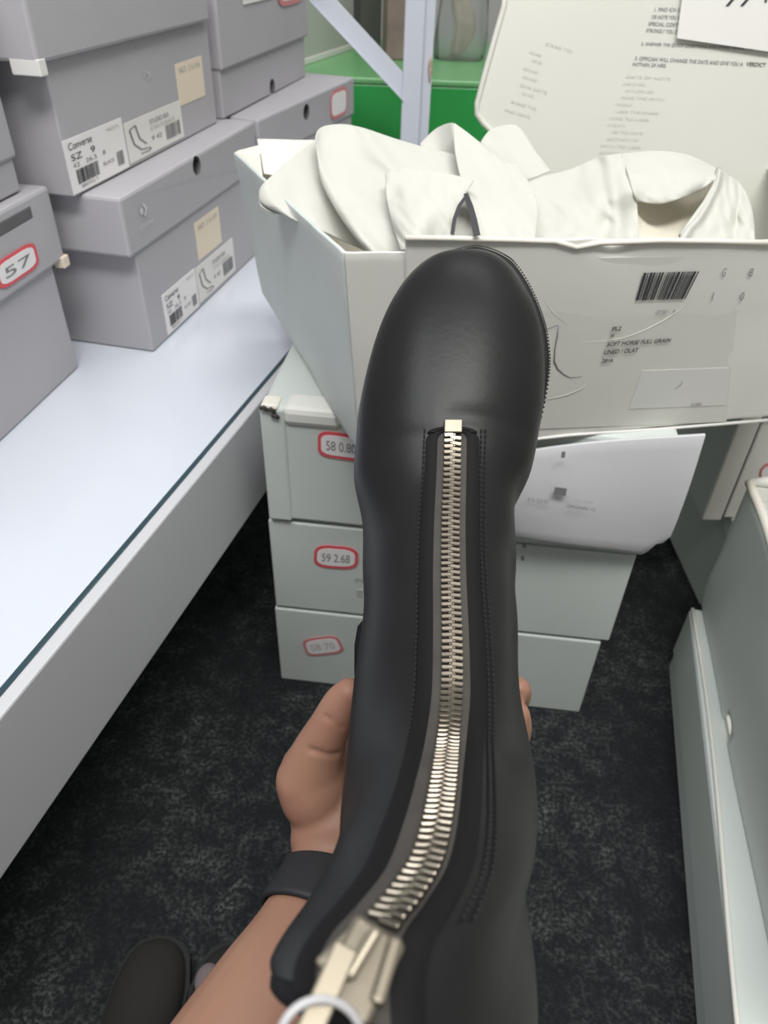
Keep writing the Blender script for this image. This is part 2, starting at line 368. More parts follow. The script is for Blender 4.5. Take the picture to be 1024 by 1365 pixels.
# star and chevron emblem with a word below it on the lid
def emblem(fr, root, x, z, s):
    n = -fr.v; mb = MB(); O = 0.0052
    def pt(a, b): return fr(x + a * s, -O, z + b * s)
    st = [(0.5 * (0.45 if i % 2 else 1.0) * math.sin(math.pi * i / 5) - 0.35, 0.5 * (0.45 if i % 2 else 1.0) * math.cos(math.pi * i / 5) + 0.2) for i in range(10)]
    mb.add([pt(*p) for p in st], [tuple(range(10))])
    mb.add([pt(0.15, 0.85), pt(0.75, 0.2), pt(0.15, -0.5), pt(0.0, -0.25), pt(0.35, 0.2), pt(0.0, 0.6)], [(0, 1, 4, 5), (1, 2, 3, 4)])
    mb.build('brand_emblem', M['emblem'], root)
    text('brand_emblem', 'CONVERSE', [fr(x - 1.1 * s, 0, z - 1.3 * s), fr(x + 1.5 * s, 0, z - 1.3 * s), fr(x + 1.5 * s, 0, z - 0.95 * s), fr(x - 1.1 * s, 0, z - 0.95 * s)], n, M['emblem'], root, O)
emblem(fB, bB, 0.024, 0.160, 0.012)

fA = Frame((-0.3337, 0.8007, 0.5568), (0.212, 0.9773))
bA, lA = shoe_box(fA, 0.369, 0.21, 0.176, 0.052, 'grey shoe box with two white barcode labels, top of the stack on the shelf', GG, M['grey_card'], ldx=(-0.014, -0.02), over=0.009)
label_white(fA, bA, front_quad(fA, -0.0005, 0.116, 0.003, 0.054, 0), 21)
label_shoe(fA, bA, front_quad(fA, 0.120, 0.262, 0.005, 0.047, 0), 22)
label_cream(fA, bA, front_quad(fA, 0.262, 0.339, 0.040, 0.086, 0))
text('brand_emblem', '*>', front_quad(fA, 0.180, 0.196, 0.080, 0.092, 0), -fA.v, M['emblem'], bA, 0.001)
box_part('edge_tape', fA, (-0.0235, -0.012, -0.0105, 0.02, 0.114, 0.128), M['paper'], lA, 0.001)

uE = unit([0.1551, 0.9879, 0])
fE = Frame(np.array([-0.3658, 0.7794, 0.3704]) - uE * 0.37, uE)
bE, lE = shoe_box(fE, 0.37, 0.20, 0.200, 0.076, 'grey shoe box with red bordered price sticker on its lid, at left frame edge', GG, M['grey_card'], over=0.006, ldx=(0, 0.012))
price_sticker(lE, front_quad(fE, 0.268, 0.340, 0.134, 0.160, 0.006), -fE.v, M['red'], '57')
box_part('corner_tape', fE, (0.378, 0.390, -0.009, 0.003, 0.116, 0.128), M['label_cream'], lE, 0.001)
fF = Frame(fE(-0.012, 0.006, 0.2005), uE)
bF, lF = shoe_box(fF, 0.372, 0.20, 0.20, 0.17, 'deep lidded grey shoe box on top of the price stickered box, at upper left edge', GG, M['grey_card'], over=0.003)
box_part('dark_bar', fE, (0.285, 0.352, -0.0064, 0.0, 0.177, 0.192), M['grey_dark'], lE, 0.003)  # dark bar lying on the lid front, not cut through

fD = Frame((-0.2065, 1.2030, 0.3704), (math.cos(math.radians(71.7)), math.sin(math.radians(71.7))))
bD, lD = shoe_box(fD, 0.380, 0.21, 0.186, 0.060, 'far grey shoe box with a finger hole and pink price sticker, behind the cloth bag', GG, M['grey_card'])
def locx(fr, x, y): return float((Pp(x, y, fr.o, fr.v) - fr.o).dot(fr.u))
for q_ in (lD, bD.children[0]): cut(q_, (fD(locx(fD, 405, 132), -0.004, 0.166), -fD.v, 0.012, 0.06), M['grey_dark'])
price_sticker(lD, front_quad(fD, locx(fD, 437, 125), locx(fD, 459, 120), 0.134, 0.180, 0.0045), -fD.v, M['red_soft'], None)
fC = Frame(fA(0.393, 0.0, 0.0002), fA.u); LC = 0.375
bC, lC = shoe_box(fC, LC, 0.21, 0.19, 0.128, 'farther grey shoe box with deep lid, resting on the one with a finger hole', GG, M['grey_card'], over=0.006, ldx=(0.004, 0))
sticker('white_label', front_quad(fC, LC * .24, LC * .56, 0.131, 0.178, 0.0065), -fC.v, M['label_white'], bC)
price_sticker(lC, front_quad(fC, LC * .62, LC * .96, 0.116, 0.172, 0.0065), -fC.v, M['red_soft'], None)
cut(bC.children[0], (fC(LC * .54, 0, 0.010), -fC.v, 0.012, 0.03), M['grey_dark'])
fH = Frame(fA(0.0, 0.02, 0.1765), fA.u)
bH, _ = shoe_box(fH, 0.36, 0.19, 0.15, 0.05, 'grey shoe box mostly above the frame, on top of the two labelled boxes', GG, M['grey_card'])

# ------------------------------------------------------------------ stack of three white boxes on the carpet
fT = Frame(Zp(375, 905, 0), (0.9954, -0.0958))
GW = 'white boot boxes stacked on the carpet'
t3, _ = shoe_box(fT, 0.392, 0.20, 0.1395, 0, 'white boot box with a skewed red price sticker, bottom of the floor stack', GW, M['white_card_b'], name='boot_box')
f2 = Frame(fT(0.002, 0.0, 0.1396), fT.u)
t2, _ = shoe_box(f2, 0.398, 0.20, 0.1395, 0, 'middle white boot box in the floor stack, straight red price sticker', GW, M['white_card_b'], name='boot_box')
f1 = Frame(fT(0.006, -0.002, 0.2795), unit([0.9945, -0.1045, 0]))
t1, _ = shoe_box(f1, 0.10, 0.20, 0.138, 0, 'top boot box of the floor stack with crushed corner and lilac end flap', GW, M['white_card_b'], name='boot_box')
bpy.data.objects.remove(t1.children[0])
# body with a soft left corner, then the front flap at the right as a proud, bent sheet
box_part('box_body', f1, (0, 0.40, 0, 0.20, 0.001, 0.143), M['white_card_b'], t1, 0.004)
box_part('corner_strip', f1, (-0.0015, 0.024, -0.0025, 0.02, 0.0005, 0.142), M['white_card_b'], t1, 0.003)
box_part('folded_top_edge', f1, (0.022, 0.080, -0.004, 0.03, 0.124, 0.1445), M['white_card'], t1, 0.006)
box_part('torn_corner', f1, (0.000, 0.018, -0.003, 0.018, 0.139, 0.1455), M['cream_card'], t1, 0.003)
for q_ in ((0.004, 0.142, 0.003), (0.011, 0.1405, 0.004), (0.015, 0.134, 0.003)):
    v, f = tube([f1(q_[0] - q_[2], -0.0035, q_[1]), f1(q_[0], -0.0045, q_[1] + 0.002), f1(q_[0] + q_[2], -0.0035, q_[1] - .001)], 0.0022, 6); mesh_obj('torn_corner', v, f, M['lining'], t1, True)
nT = -fT.v
pl = f1(0, -0.016, 0); fq = [Pp(640, 703, pl, nT), Pp(884, 742, pl, nT), Pp(940, 577, pl, nT), Pp(640, 606, pl, nT)]
nx, nz = 22, 10; gv = []; gf = []
for j in range(nz + 1):
    for i in range(nx + 1):
        s, t = i / nx, j / nz; p = bilerp(fq, s, t)
        bow = 0.006 * math.sin(math.pi * t) * (0.4 + 0.6 * s) + 0.003 * math.sin(5 * s + 2 * t)
        rc = max(0, (s - 0.9) / 0.1) * max(0, (0.18 - t) / 0.18)
        gv.append(p + nT * bow + np.array([0, 0, 0.02 * rc * rc]) - fT.u * 0.012 * rc)
gf = [(j * (nx + 1) + i, j * (nx + 1) + i + 1, (j + 1) * (nx + 1) + i + 1, (j + 1) * (nx + 1) + i) for j in range(nz) for i in range(nx)]
o = mesh_obj('end_flap', gv, gf, M['lilac_card'], t1, True); o['label'] = 'lilac white bent flap'
bake(o, ('SOLIDIFY', dict(thickness=0.004, offset=0.0)), ('BEVEL', dict(width=0.0012, segments=2)))
def px_quad(p, n, a, b, c, d): return [Pp(*a, p, n), Pp(*b, p, n), Pp(*c, p, n), Pp(*d, p, n)]
pf = pl + nT * 0.0105
text('flap_print', 'ART  PL1  COLOR  BLKT', px_quad(pf, nT, (703, 668), (732, 671), (732, 666), (703, 663)), nT, M['ink_soft'], o, 0.0005)
sticker('dark_mark', px_quad(pf, nT, (738, 659), (754, 661), (756, 651), (740, 649)), nT, M['ink_soft'], o, 0.0004)
text('flap_print', 'ORIGINAL 12', px_quad(pf, nT, (755, 676), (793, 681), (794, 677), (756, 672)), nT, M['ink_soft'], o, 0.0005)
text('flap_print', 'FULL GRAIN', px_quad(pf, nT, (766, 669), (790, 671), (791, 668), (767, 665)), nT, M['ink_pale'], o, 0.0005)
sticker('dark_mark', px_quad(pf, nT, (748, 610), (753, 610), (754, 602), (749, 602)), nT, M['ink_soft'], o, 0.0004)
p0 = fT(0, -0.0002, 0)
price_sticker(t1, px_quad(f1(0, -0.0004, 0), -f1.v, (424, 607), (487, 616), (486, 581), (424, 573)), -f1.v, M['red'], '58 0.80', M['ink_soft'])
price_sticker(t2, px_quad(p0, nT, (418, 755), (477, 759), (478, 730), (420, 725)), nT, M['red'], '59 2.68', M['ink_soft'], 0.3)
price_sticker(t3, px_quad(p0, nT, (410, 875), (461, 869), (449, 846), (402, 852)), nT, M['red_soft'], '58 70', M['ink_pale'], 0.25)
sticker('dark_mark', px_quad(p0, nT, (695, 747), (699, 747), (699, 741), (695, 741)), nT, M['ink_soft'], t2, 0.0004)
sticker('dark_mark', px_quad(p0, nT, (697, 730), (701, 730), (701, 725), (697, 725)), nT, M['ink_soft'], t2, 0.0004)
text('box_print', 'PL', px_quad(p0, nT, (474, 776), (488, 777), (488, 771), (474, 770)), nT, M['ink_pale'], t2, 0.0005)
sticker('dark_mark', px_quad(p0, nT, (476, 795), (484, 795), (484, 786), (476, 786)), nT, M['ink_pale'], t2, 0.0004)

# ------------------------------------------------------------------ big open boot box on the stack
ob = thing('open_boot_box', 'large open white boot box on the floor stack, printed front with barcode', 'box', (0.08, 0.70, 0.425))
FLb = Zp(480, 602, 0.426); FRb = FLb + unit([0.977, 0.2136, 0]) * 0.43
FLt = Yp(458, 335, 0.528); FMt = Yp(540, 317, 0.530)
dirF = unit(FRb - FLb); nF = unit(np.cross(dirF, FMt - (FLb + dirF * 0.03))); nF = nF if nF[1] < 0 else -nF
def OF(x, y, off=0.0): return Pp(x, y, FLb + nF * off, nF)
FMb = OF(545, 599); FLt = OF(459, 336); FMt = OF(540, 316)
FRt = OF(1024, 325) + dirF * 0.07; FRb = OF(1024, 560) + (FRt - OF(1024, 325)); FRb[2] = max(FRb[2], 0.426)
BLt = Zp(313, 203, 0.605); BLb = np.array([-0.158, 0.880, 0.427])
BRb = np.array([FRb[0] + 0.06, 0.985, 0.427]); BRt = np.array([FRt[0] + 0.06, 0.955, 0.585])
def sheet(name, corners, nx, nz, m, parent, th=0.003, bump=0.0015, edge=0.0, fn=None, seed=0, smooth=True):
    v = []
    q = [np.asarray(c, float) for c in corners]; n = unit(np.cross(q[1] - q[0], q[3] - q[0]))
    for j in range(nz + 1):
        for i in range(nx + 1):
            s, t = i / nx, j / nz; p = bilerp(q, s, t)
            h = bump * noise.noise(Vector((s * 3 + seed, t * 3, seed * 1.7)))
            p = p + n * h
            if edge and (j in (0, nz)): p = p + (q[3] - q[0]) / np.linalg.norm(q[3] - q[0]) * edge * noise.noise(Vector((s * 14 + seed, j, 3.1)))
            if fn: p = p + fn(s, t, n)
            v.append(p)
    f = [(j * (nx + 1) + i, j * (nx + 1) + i + 1, (j + 1) * (nx + 1) + i + 1, (j + 1) * (nx + 1) + i) for j in range(nz) for i in range(nx)]
    o = mesh_obj(name, v, f, m, parent, smooth)
    return bake(o, ('SOLIDIFY', dict(thickness=th, offset=0.0)), ('BEVEL', dict(width=th * 0.3, segments=2)))
def dent(s, t, n):                              # crushed top edge right of the boot and a shallow crease across the face
    d = np.zeros(3)
    k = math.exp(-((s - 0.44) / 0.035) ** 2) * math.exp(-((1 - t) / 0.05) ** 2)
    d += n * (-0.006 * k) + np.array([0, 0, -0.003 * k])
    return d
fw = sheet('front_wall', [FMb, FRb, FRt, FMt], 90, 50, M['white_card'], ob, 0.0035, 0.0012, 0.0016, dent, 2)
sheet('corner_flap', [FLb, FMb + dirF * 0.012, OF(556, 335, -0.003), FLt], 14, 24, M['white_card'], ob, 0.0025, 0.001, 0.0008, None, 5)
sheet('side_wall', [BLb, FLb, FLt, BLt], 30, 20, M['white_card_b'], ob, 0.0035, 0.0022, 0.001, None, 7)
sheet('back_wall', [BRb, BLb, BLt, BRt], 30, 12, M['cream_card'], ob, 0.003, 0.001, 0.0, None, 9)
sheet('side_wall', [FRb, BRb, BRt, FRt], 16, 12, M['white_card'], ob, 0.003, 0.001, 0.0, None, 11)
sheet('box_floor', [FLb, FRb, BRb, BLb], 4, 4, M['cream_card'], ob, 0.002, 0.0)
# folded cream inner flap at the far left corner, rim tabs
sheet('inner_flap', [Zp(352, 232, 0.59), Yp(432, 250, 0.80), Yp(440, 187, 0.815), Zp(343, 186, 0.612)], 8, 6, M['cream_card'], ob, 0.002, 0.001)
sheet('inner_flap', [Zp(330, 235, 0.585), Zp(352, 250, 0.58), Zp(345, 194, 0.612), Zp(316, 201, 0.606)], 4, 4, M['cream_card'], ob, 0.002, 0.0)
rim = [OF(x, y, 0.0022) for x, y in ((540, 317), (600, 318), (680, 320), (740, 322), (768, 330), (800, 324), (880, 321), (960, 322), (1030, 324))]
v, f = tube(rim, 0.0022, 6); mesh_obj('worn_rim', v, f, M['cream_card'], fw, True)
v, f = tube([OF(690, 588, .001), OF(760, 580, .002), OF(800, 577, .001), OF(880, 572, .002), OF(1024, 560, .001)], 0.0016, 6); mesh_obj('worn_bottom_edge', v, f, M['paper'], fw, True)
v, f = tube([OF(x, y, 0.0018) for x, y in ((776, 456), (800, 455), (830, 451), (860, 440), (885, 427), (905, 414), (925, 394), (945, 372), (970, 352), (995, 334))], [.0001, .0002, .0003, .0004, .0004, .0004, .0003, .0003, .0002, .0001], 6); mesh_obj('paper_crease', v, f, M['label_faint'], fw, True)
v, f = tube([OF(x, y, 0.0016) for x, y in ((708, 372), (722, 395), (738, 418), (760, 436))], [.0002, .0005, .0005, .0002], 6); mesh_obj('paper_crease', v, f, M['white_card'], fw, True)
# print on the front
def fq4(a, b, c, d, off=0.0024): return [OF(*a, off), OF(*b, off), OF(*c, off), OF(*d, off)]
sticker('shipping_label', fq4((700, 572), (968, 562), (990, 340), (720, 345), 0.0014), nF, M['label_faint'], fw, 0.0004)
O2 = 0.0008
barcode('barcode', fq4((847, 400), (913, 398), (932, 361), (858, 363)), nF, M['ink'], fw, 24, 5, O2)
text('box_print', '2P30 - 4', fq4((873, 418), (898, 417), (901, 412), (876, 413)), nF, M['ink_soft'], fw, O2)
text('box_print', 'PL2', fq4((815, 441), (827, 440), (829, 434), (817, 435)), nF, M['ink'], fw, O2, bold=0.022)
text('box_print', 'W', fq4((812, 450), (818, 449), (820, 444), (814, 445)), nF, M['ink'], fw, O2, bold=0.022)
text('box_print', 'SOFT HORSE FULL GRAIN', fq4((808, 461), (893, 455), (895, 450), (811, 455)), nF, M['ink'], fw, O2, bold=0.022)
text('box_print', 'LINED / OLAT', fq4((804, 472), (850, 469), (852, 463), (807, 466)), nF, M['ink'], fw, O2, bold=0.022)
text('box_print', '2816', fq4((801, 483), (816, 482), (818, 477), (803, 478)), nF, M['ink'], fw, O2, bold=0.022)
for ch, (x, y) in (('G', (961, 368)), ('8', (997, 368)), ('I', (948, 400)), ('0', (985, 400))):
    text('box_print', ch, fq4((x, y), (x + (1.2 if ch == 'I' else 5), y), (x + (4 if ch == 'I' else 8), y - 11), (x + 3, y - 11)), nF, M['ink_soft'], fw, O2)
sticker('small_label', fq4((838, 545), (968, 540), (972, 490), (856, 494), 0.0020), nF, M['label_thin'], fw, 0.0002)
text('box_print', 'OK', fq4((921, 541), (936, 540), (937, 536), (922, 537), 0.0024), nF, M['ink_soft'], fw, O2)
def scribble(pts, wd, m, parent):
    v, f = tube([OF(x, y, 0.0019) for x, y in pts], wd, 5); return mesh_obj('pen_mark', v, f, m, parent, True)
scribble([(745, 433), (743, 448), (740, 464), (739, 482), (744, 492), (752, 499), (760, 503), (776, 502)], [0.0006, .0007, .0006, .0008, .0007, .0006, .0004, .0002], M['ink_soft'], fw)
scribble([(782, 511), (776, 518), (760, 525), (742, 530), (724, 533)], [0.0002, .0004, .0005, .0004, .0002], M['ink_pale'], fw)
scribble([(724, 441), (733, 437), (743, 433)], [0.0002, .0003, .0003], M['ink_soft'], fw)
scribble([(896, 520), (902, 517), (908, 512), (910, 507)], [0.0002, .0006, .0007, .0004], M['ink_soft'], fw)

# ------------------------------------------------------------------ printed box lid standing in the open box
lp = np.array([0.22, 0.885, 0.60]); nl = unit([0.03, -0.985, 0.17])
def LP(x, y, off=0.0): return Pp(x, y, lp + nl * off, nl)
lid_outline = [(676, -30), (672, 8), (660, 50), (646, 100), (636, 138), (636, 152), (644, 164), (660, 180), (675, 192)]
pts = [LP(*p) for p in lid_outline]
dn = unit(LP(720, 180) - LP(735, 100)); rt = unit(LP(1024, 60) - LP(760, 45))
bl = LP(700, 235); br = bl + rt * 0.30; br = LP(1085, 266); tr = LP(1110, -40)
pts = pts + [bl, br, tr]
zmin = min(p[2] for p in pts)
bxl = thing('box_lid', 'white box lid standing upright in the open box, covered in printed lines', 'lid', lp - np.array([0, -0.02, 0.14]))
lo = plate('lid_panel', [p - nl * 0.004 for p in pts], nl, 0.004, M['lid_card'], bxl)
# lower part of the panel, down inside the box
low = [bl, br, br + dn * 0.09 - nl * 0.0, bl + dn * 0.10]
slab('lid_panel', [low[3], low[2], low[1], low[0]], 0.004, nl, M['lid_card'], bxl)
rimp = [LP(*p, 0.0) for p in lid_outline]
v, f = tube(rimp, 0.003, 6); mesh_obj('rolled_edge', v, f, M['lid_card'], bxl, True)
def lq(x0, y0, x1, y1, h): # baseline from (x0,y0) to (x1,y1), letter height h px
    s = -0.30; return [LP(x0, y0), LP(x1, y1), LP(x1 - s * h, y1 - h), LP(x0 - s * h, y0 - h)]
LT = [('1. FIND ICH CAR', 872, 15, 914, 16, 5, 'ink_soft'), ('OR NOTE YOU WF', 868, 25, 910, 26, 5, 'ink_soft'), ('SPECIAL COSTS', 864, 34, 905, 36, 5, 'ink_soft'), ('STRONGLY YOU Z', 861, 43, 902, 45, 5, 'ink_soft'),
      ('2. ANSWER THE QUICK QUESTIONS AND SHARE WHERE YOU', 854, 61, 1005, 68, 5, 'ink_soft'),
      ('3. OFFICIAN WILL CHANGE THE DATE AND GIVE YOU A', 846, 80, 990, 88, 5, 'ink_soft'), ('VERDICT', 994, 88, 1020, 89.5, 5.5, 'ink'),
      ('WITHIN 24 HRS.', 842, 88, 888, 90, 5, 'ink_soft')]
for s, x0, y0, x1, y1, h, mm in LT: text('lid_print', s, lq(x0, y0, x1, y1, h), nl, M[mm], lo, 0.0006, bold=0.012)
M['ink_ghost'] = mat('ink_ghost', (0.58, 0.58, 0.53), 0.6)
rnd = random.Random(8)
words = 'NOTE THE DATE OF SHARE AND GIVE WITH CARE TO EACH USER'.split()
for k in range(13):                            # faint, show-through lines
    y = 104 + k * 9.2; x = 838 - k * 3.4 + rnd.uniform(-6, 6); wdt = rnd.uniform(20, 60)
    text('lid_print', ' '.join(rnd.sample(words, 3)), lq(x, y, x + wdt, y + wdt * 0.05, 3.6), nl, M['ink_ghost'], lo, 0.0006)
for k in range(9):
    y = 60 + k * 11; x = 718 - k * 4 + rnd.uniform(-14, 10); wdt = rnd.uniform(12, 40)
    text('lid_print', ' '.join(rnd.sample(words, 2)), lq(x, y, x + wdt, y + wdt * 0.3, 4.0), nl, M['ink_ghost'], lo, 0.0006)
slp = plate('paper_slip', [LP(*p, 0.004) for p in ((902, 51), (1060, 74), (1075, -40), (914, -40))], nl, 0.0012, M['paper'], None)
tag(slp, 'white paper slip lying over the printed lid in the top right corner', 'paper')
ORIG[slp] = np.array(slp.location)
text('slip_print', 'yy', [LP(966, 8, 0.0052), LP(1006, 8, 0.0052), LP(1010, -14, 0.0052), LP(972, -14, 0.0052)], nl, M['ink'], slp, 0.0008)
text('slip_print', ';', [LP(1018, 4, 0.0052), LP(1022, 4, 0.0052), LP(1024, -6, 0.0052), LP(1020, -6, 0.0052)], nl, M['ink'], slp, 0.0008)

# ------------------------------------------------------------------ dust bags
def coons(top, right, bottom, left, n, m, fold=None, dd=0.0):
    """grid from four boundary polylines of (px, py, depth); top/bottom run left to right, left/right run top to bottom"""
    def res(P, k):
        P = np.array(P, float); d = np.r_[0, np.cumsum(np.linalg.norm(np.diff(P[:, :2], axis=0), axis=1))]; t = np.interp(np.linspace(0, d[-1], k + 1), d, np.arange(len(P))); return crom(P, t)
    T, B, L, R = res(top, n), res(bottom, n), res(left, m), res(right, m); v = []
    for j in range(m + 1):
        t = j / m
        for i in range(n + 1):
            s = i / n
            p = (1 - t) * T[i] + t * B[i] + (1 - s) * L[j] + s * R[j] - ((1 - s) * (1 - t) * T[0] + s * (1 - t) * T[n] + (1 - s) * t * B[0] + s * t * B[n])
            d = p[2] + dd + (fold(s, t) if fold else 0)
            v.append(W(p[0], p[1], d))
    f = [(j * (n + 1) + i, j * (n + 1) + i + 1, (j + 1) * (n + 1) + i + 1, (j + 1) * (n + 1) + i) for j in range(m) for i in range(n)]
    return v, f
def gs(x, c, wd): return math.exp(-((x - c) / wd) ** 2)
def nz2(s, t, a, k=3.0, sd=0.0):
    n1 = noise.noise(Vector((s * k + sd, t * k * 0.8 + 0.5 * s, sd))); n2 = noise.noise(Vector((s * k * 1.3 - t * k * .9, t * k * 0.6 + sd, sd + 4)))
    return a * 0.55 * (0.9 * n1 + 1.2 * (abs(n2) ** 0.8 - 0.25))
bag = MB()
# left lobe hanging over the side wall of the box, rolled end
bag.add(*coons([(346, 255, .642), (352, 244, .648), (385, 214, .655), (425, 184, .685), (455, 178, .715)],
               [(455, 178, .715), (462, 240, .680), (488, 335, .625)],
               [(380, 284, .628), (392, 293, .615), (425, 306, .600), (455, 320, .612), (488, 335, .625)],
               [(346, 255, .642), (347, 268, .636), (360, 278, .630), (380, 284, .628)], 30, 20,
               lambda s, t: 0.008 * math.sin(7 * t + 2 * s) * s + nz2(s, t, .004, 3, 1) - 0.010 * gs(s, .12, .10)))
bag.add(*coons([(345, 262, .640), (352, 262, .648), (362, 266, .645)], [(362, 266, .645), (372, 276, .635), (384, 285, .627)],
               [(347, 275, .634), (362, 284, .628), (384, 285, .627)], [(345, 262, .640), (345, 269, .637), (347, 275, .634)], 8, 8))
# main front sheet with the long fold edge
bag.add(*coons([(424, 205, .635), (421, 180, .645), (432, 168, .65), (470, 167, .66), (530, 186, .655), (580, 200, .645), (640, 212, .63), (690, 220, .625)],
               [(690, 220, .625), (708, 248, .60), (715, 270, .585), (712, 326, .553)],
               [(492, 338, .555), (550, 336, .548), (620, 336, .545), (670, 334, .545), (712, 326, .553)],
               [(424, 205, .635), (428, 240, .61), (448, 280, .585), (470, 312, .567), (492, 338, .555)], 60, 40,
               lambda s, t: -0.014 * gs(s, 0.05, 0.06) + 0.012 * math.sin(9 * s + 3 * t) * t * (1 - t) * 3 + nz2(s, t, .010, 4, 2) - 0.010 * gs(s - 0.30 * t, 0.30, 0.05) * (1 - t), dd=0.022))
# triangular overlap in the middle: sharp top edge, shadowed left edge
bag.add(*coons([(514, 232, .588), (530, 224, .592), (580, 228, .588), (632, 240, .580)],
               [(632, 240, .580), (615, 270, .568), (604, 300, .556), (600, 330, .545)],
               [(535, 334, .543), (560, 334, .540), (600, 330, .545)],
               [(514, 232, .588), (515, 262, .573), (524, 300, .556), (535, 334, .543)], 30, 24,
               lambda s, t: 0.012 * math.sin(5 * s + 4 * t) * t + nz2(s, t, .008, 4, 5) + 0.006 * gs(s, 0.0, 0.12), dd=0.004))
# right sheet falling from the peak
bag.add(*coons([(604, 163, .655), (625, 178, .648), (655, 203, .635), (690, 236, .615), (716, 268, .592)],
               [(716, 268, .592), (717, 290, .575), (712, 328, .545)],
               [(638, 334, .536), (670, 333, .537), (712, 328, .545)],
               [(604, 163, .655), (606, 200, .628), (616, 245, .59), (630, 290, .56), (638, 334, .536)], 26, 30,
               lambda s, t: 0.006 * math.sin(6 * s) * t + nz2(s, t, .006, 3, 8), dd=0.010))
# peak, far slope
bag.add(*coons([(560, 192, .672), (578, 174, .672), (592, 166, .665), (604, 163, .655)],
               [(604, 163, .655), (607, 190, .645), (610, 214, .64)],
               [(566, 206, .66), (590, 212, .655), (610, 214, .64)],
               [(560, 192, .672), (562, 200, .665), (566, 206, .66)], 12, 10, lambda s, t: 0.02 * s * (1 - s), dd=0.030))
dust = bag.build('dust_bag', M['cloth'], None, True, loc=W(560, 300, 0.60))
bake(dust, ('SOLIDIFY', dict(thickness=0.0016, offset=0.0)), ('SUBSURF', dict(levels=1)))
dust.data.polygons.foreach_set('use_smooth', [True] * len(dust.data.polygons))
tag(dust, 'crumpled white cotton dust bag with a black printed stroke, left in the open box', 'cloth bag')
ORIG[dust] = np.array(dust.location)
def stroke(pts, wds, dd):
    v = []; f = []
    for i, (x, y) in enumerate(pts):
        d = dd[i]; a, b = pts[max(i - 1, 0)], pts[min(i + 1, len(pts) - 1)]; t = np.array([b[0] - a[0], b[1] - a[1]], float); t /= np.linalg.norm(t); nn = np.array([-t[1], t[0]]) * wds[i]
        v += [W(x - nn[0], y - nn[1], d), W(x + nn[0], y + nn[1], d)]
    f = [(2 * i, 2 * i + 1, 2 * i + 3, 2 * i + 2) for i in range(len(pts) - 1)]
    return v, f
lt = MB(); lt.add(*stroke([(603, 312), (606, 292), (612, 275), (622, 260)], [2.6, 2.6, 2.4, 1.5], [.528, .533, .538, .544])); lt.add(*stroke([(621, 258), (627, 276), (632, 294), (636, 314)], [3.0, 4.2, 4.4, 4.6], [.544, .538, .533, .528]))
lo_ = lt.build('printed_letter', M['ink'], dust); bake(lo_, ('SOLIDIFY', dict(thickness=0.0006, offset=0.0)))

b2 = MB()
b2.add(*coons([(700, 246, .64), (722, 236, .648), (760, 226, .655), (800, 209, .66), (838, 204, .66)],
              [(838, 204, .66), (844, 240, .63), (850, 280, .60), (852, 330, .565)],
              [(690, 338, .55), (740, 338, .553), (800, 338, .556), (852, 330, .565)],
              [(700, 246, .64), (708, 270, .61), (712, 305, .575), (690, 338, .55)], 40, 30,
              lambda s, t: nz2(s, t, .014, 4, 11) + 0.012 * math.sin(7 * t + 3 * s) * s - 0.012 * gs(s, .80, .06), dd=0.034))
b2.add(*coons([(828, 206, .66), (870, 201, .668), (915, 206, .67), (950, 222, .668), (961, 229, .66)],
              [(961, 229, .66), (952, 240, .645), (940, 250, .635)],
              [(848, 268, .612), (880, 272, .612), (915, 262, .62), (940, 250, .635)],
              [(828, 206, .66), (836, 230, .64), (842, 250, .625), (848, 268, .612)], 30, 14,
              lambda s, t: nz2(s, t, .008, 4, 13) - 0.016 * math.sin(math.pi * t), dd=0.034))
b2.add(*coons([(958, 224, .658), (968, 232, .66), (985, 243, .66), (997, 262, .655)],
              [(997, 262, .655), (1004, 290, .62), (1008, 336, .585)],
              [(895, 336, .568), (930, 338, .57), (970, 338, .575), (1008, 336, .585)],
              [(958, 224, .658), (952, 250, .628), (932, 285, .598), (912, 308, .582), (895, 336, .568)], 26, 26,
              lambda s, t: nz2(s, t, .012, 4, 17) - 0.014 * gs(s, .06, .07) + 0.01 * gs(s - .2 * t, .55, .08), dd=0.034))
b2.add(*coons([(640, 190, .685), (655, 172, .69), (685, 166, .695), (700, 180, .69)],
              [(700, 180, .69), (716, 205, .675), (735, 228, .66)],
              [(680, 245, .66), (705, 240, .655), (735, 228, .66)],
              [(640, 190, .685), (655, 210, .675), (680, 245, .66)], 16, 14, lambda s, t: nz2(s, t, .006, 3, 19), dd=0.034))
d2 = b2.build('dust_bag', M['cloth'], None, True, loc=W(850, 300, 0.62))
bake(d2, ('SOLIDIFY', dict(thickness=0.0018, offset=0.0)), ('SUBSURF', dict(levels=1)))
d2.data.polygons.foreach_set('use_smooth', [True] * len(d2.data.polygons))
tag(d2, 'white cotton dust bag with its mouth gaping open, right in the open box', 'cloth bag'); ORIG[d2] = np.array(d2.location)
v, f = coons([(845, 262, .635), (890, 250, .66), (930, 235, .68), (958, 225, .672)], [(958, 225, .672), (955, 262, .66), (935, 300, .64), (915, 338, .61)],
             [(850, 338, .595), (880, 338, .60), (915, 338, .61)], [(845, 262, .635), (848, 300, .615), (850, 338, .595)], 16, 16, lambda s, t: 0.03 * math.sin(math.pi * s) * math.sin(math.pi * min(1, t + .2)), dd=0.034)
o = mesh_obj('bag_inside', v, f, M['cloth_inside'], d2, True); bake(o, ('SOLIDIFY', dict(thickness=0.001, offset=0.0)))
v, f = tube([W(958, 225, .686), W(953, 247, .658), W(940, 270, .635), W(924, 292, .620), W(908, 314, .605)], 0.0022, 6); mesh_obj('hemmed_rim', v, f, M['cloth'], d2, True)

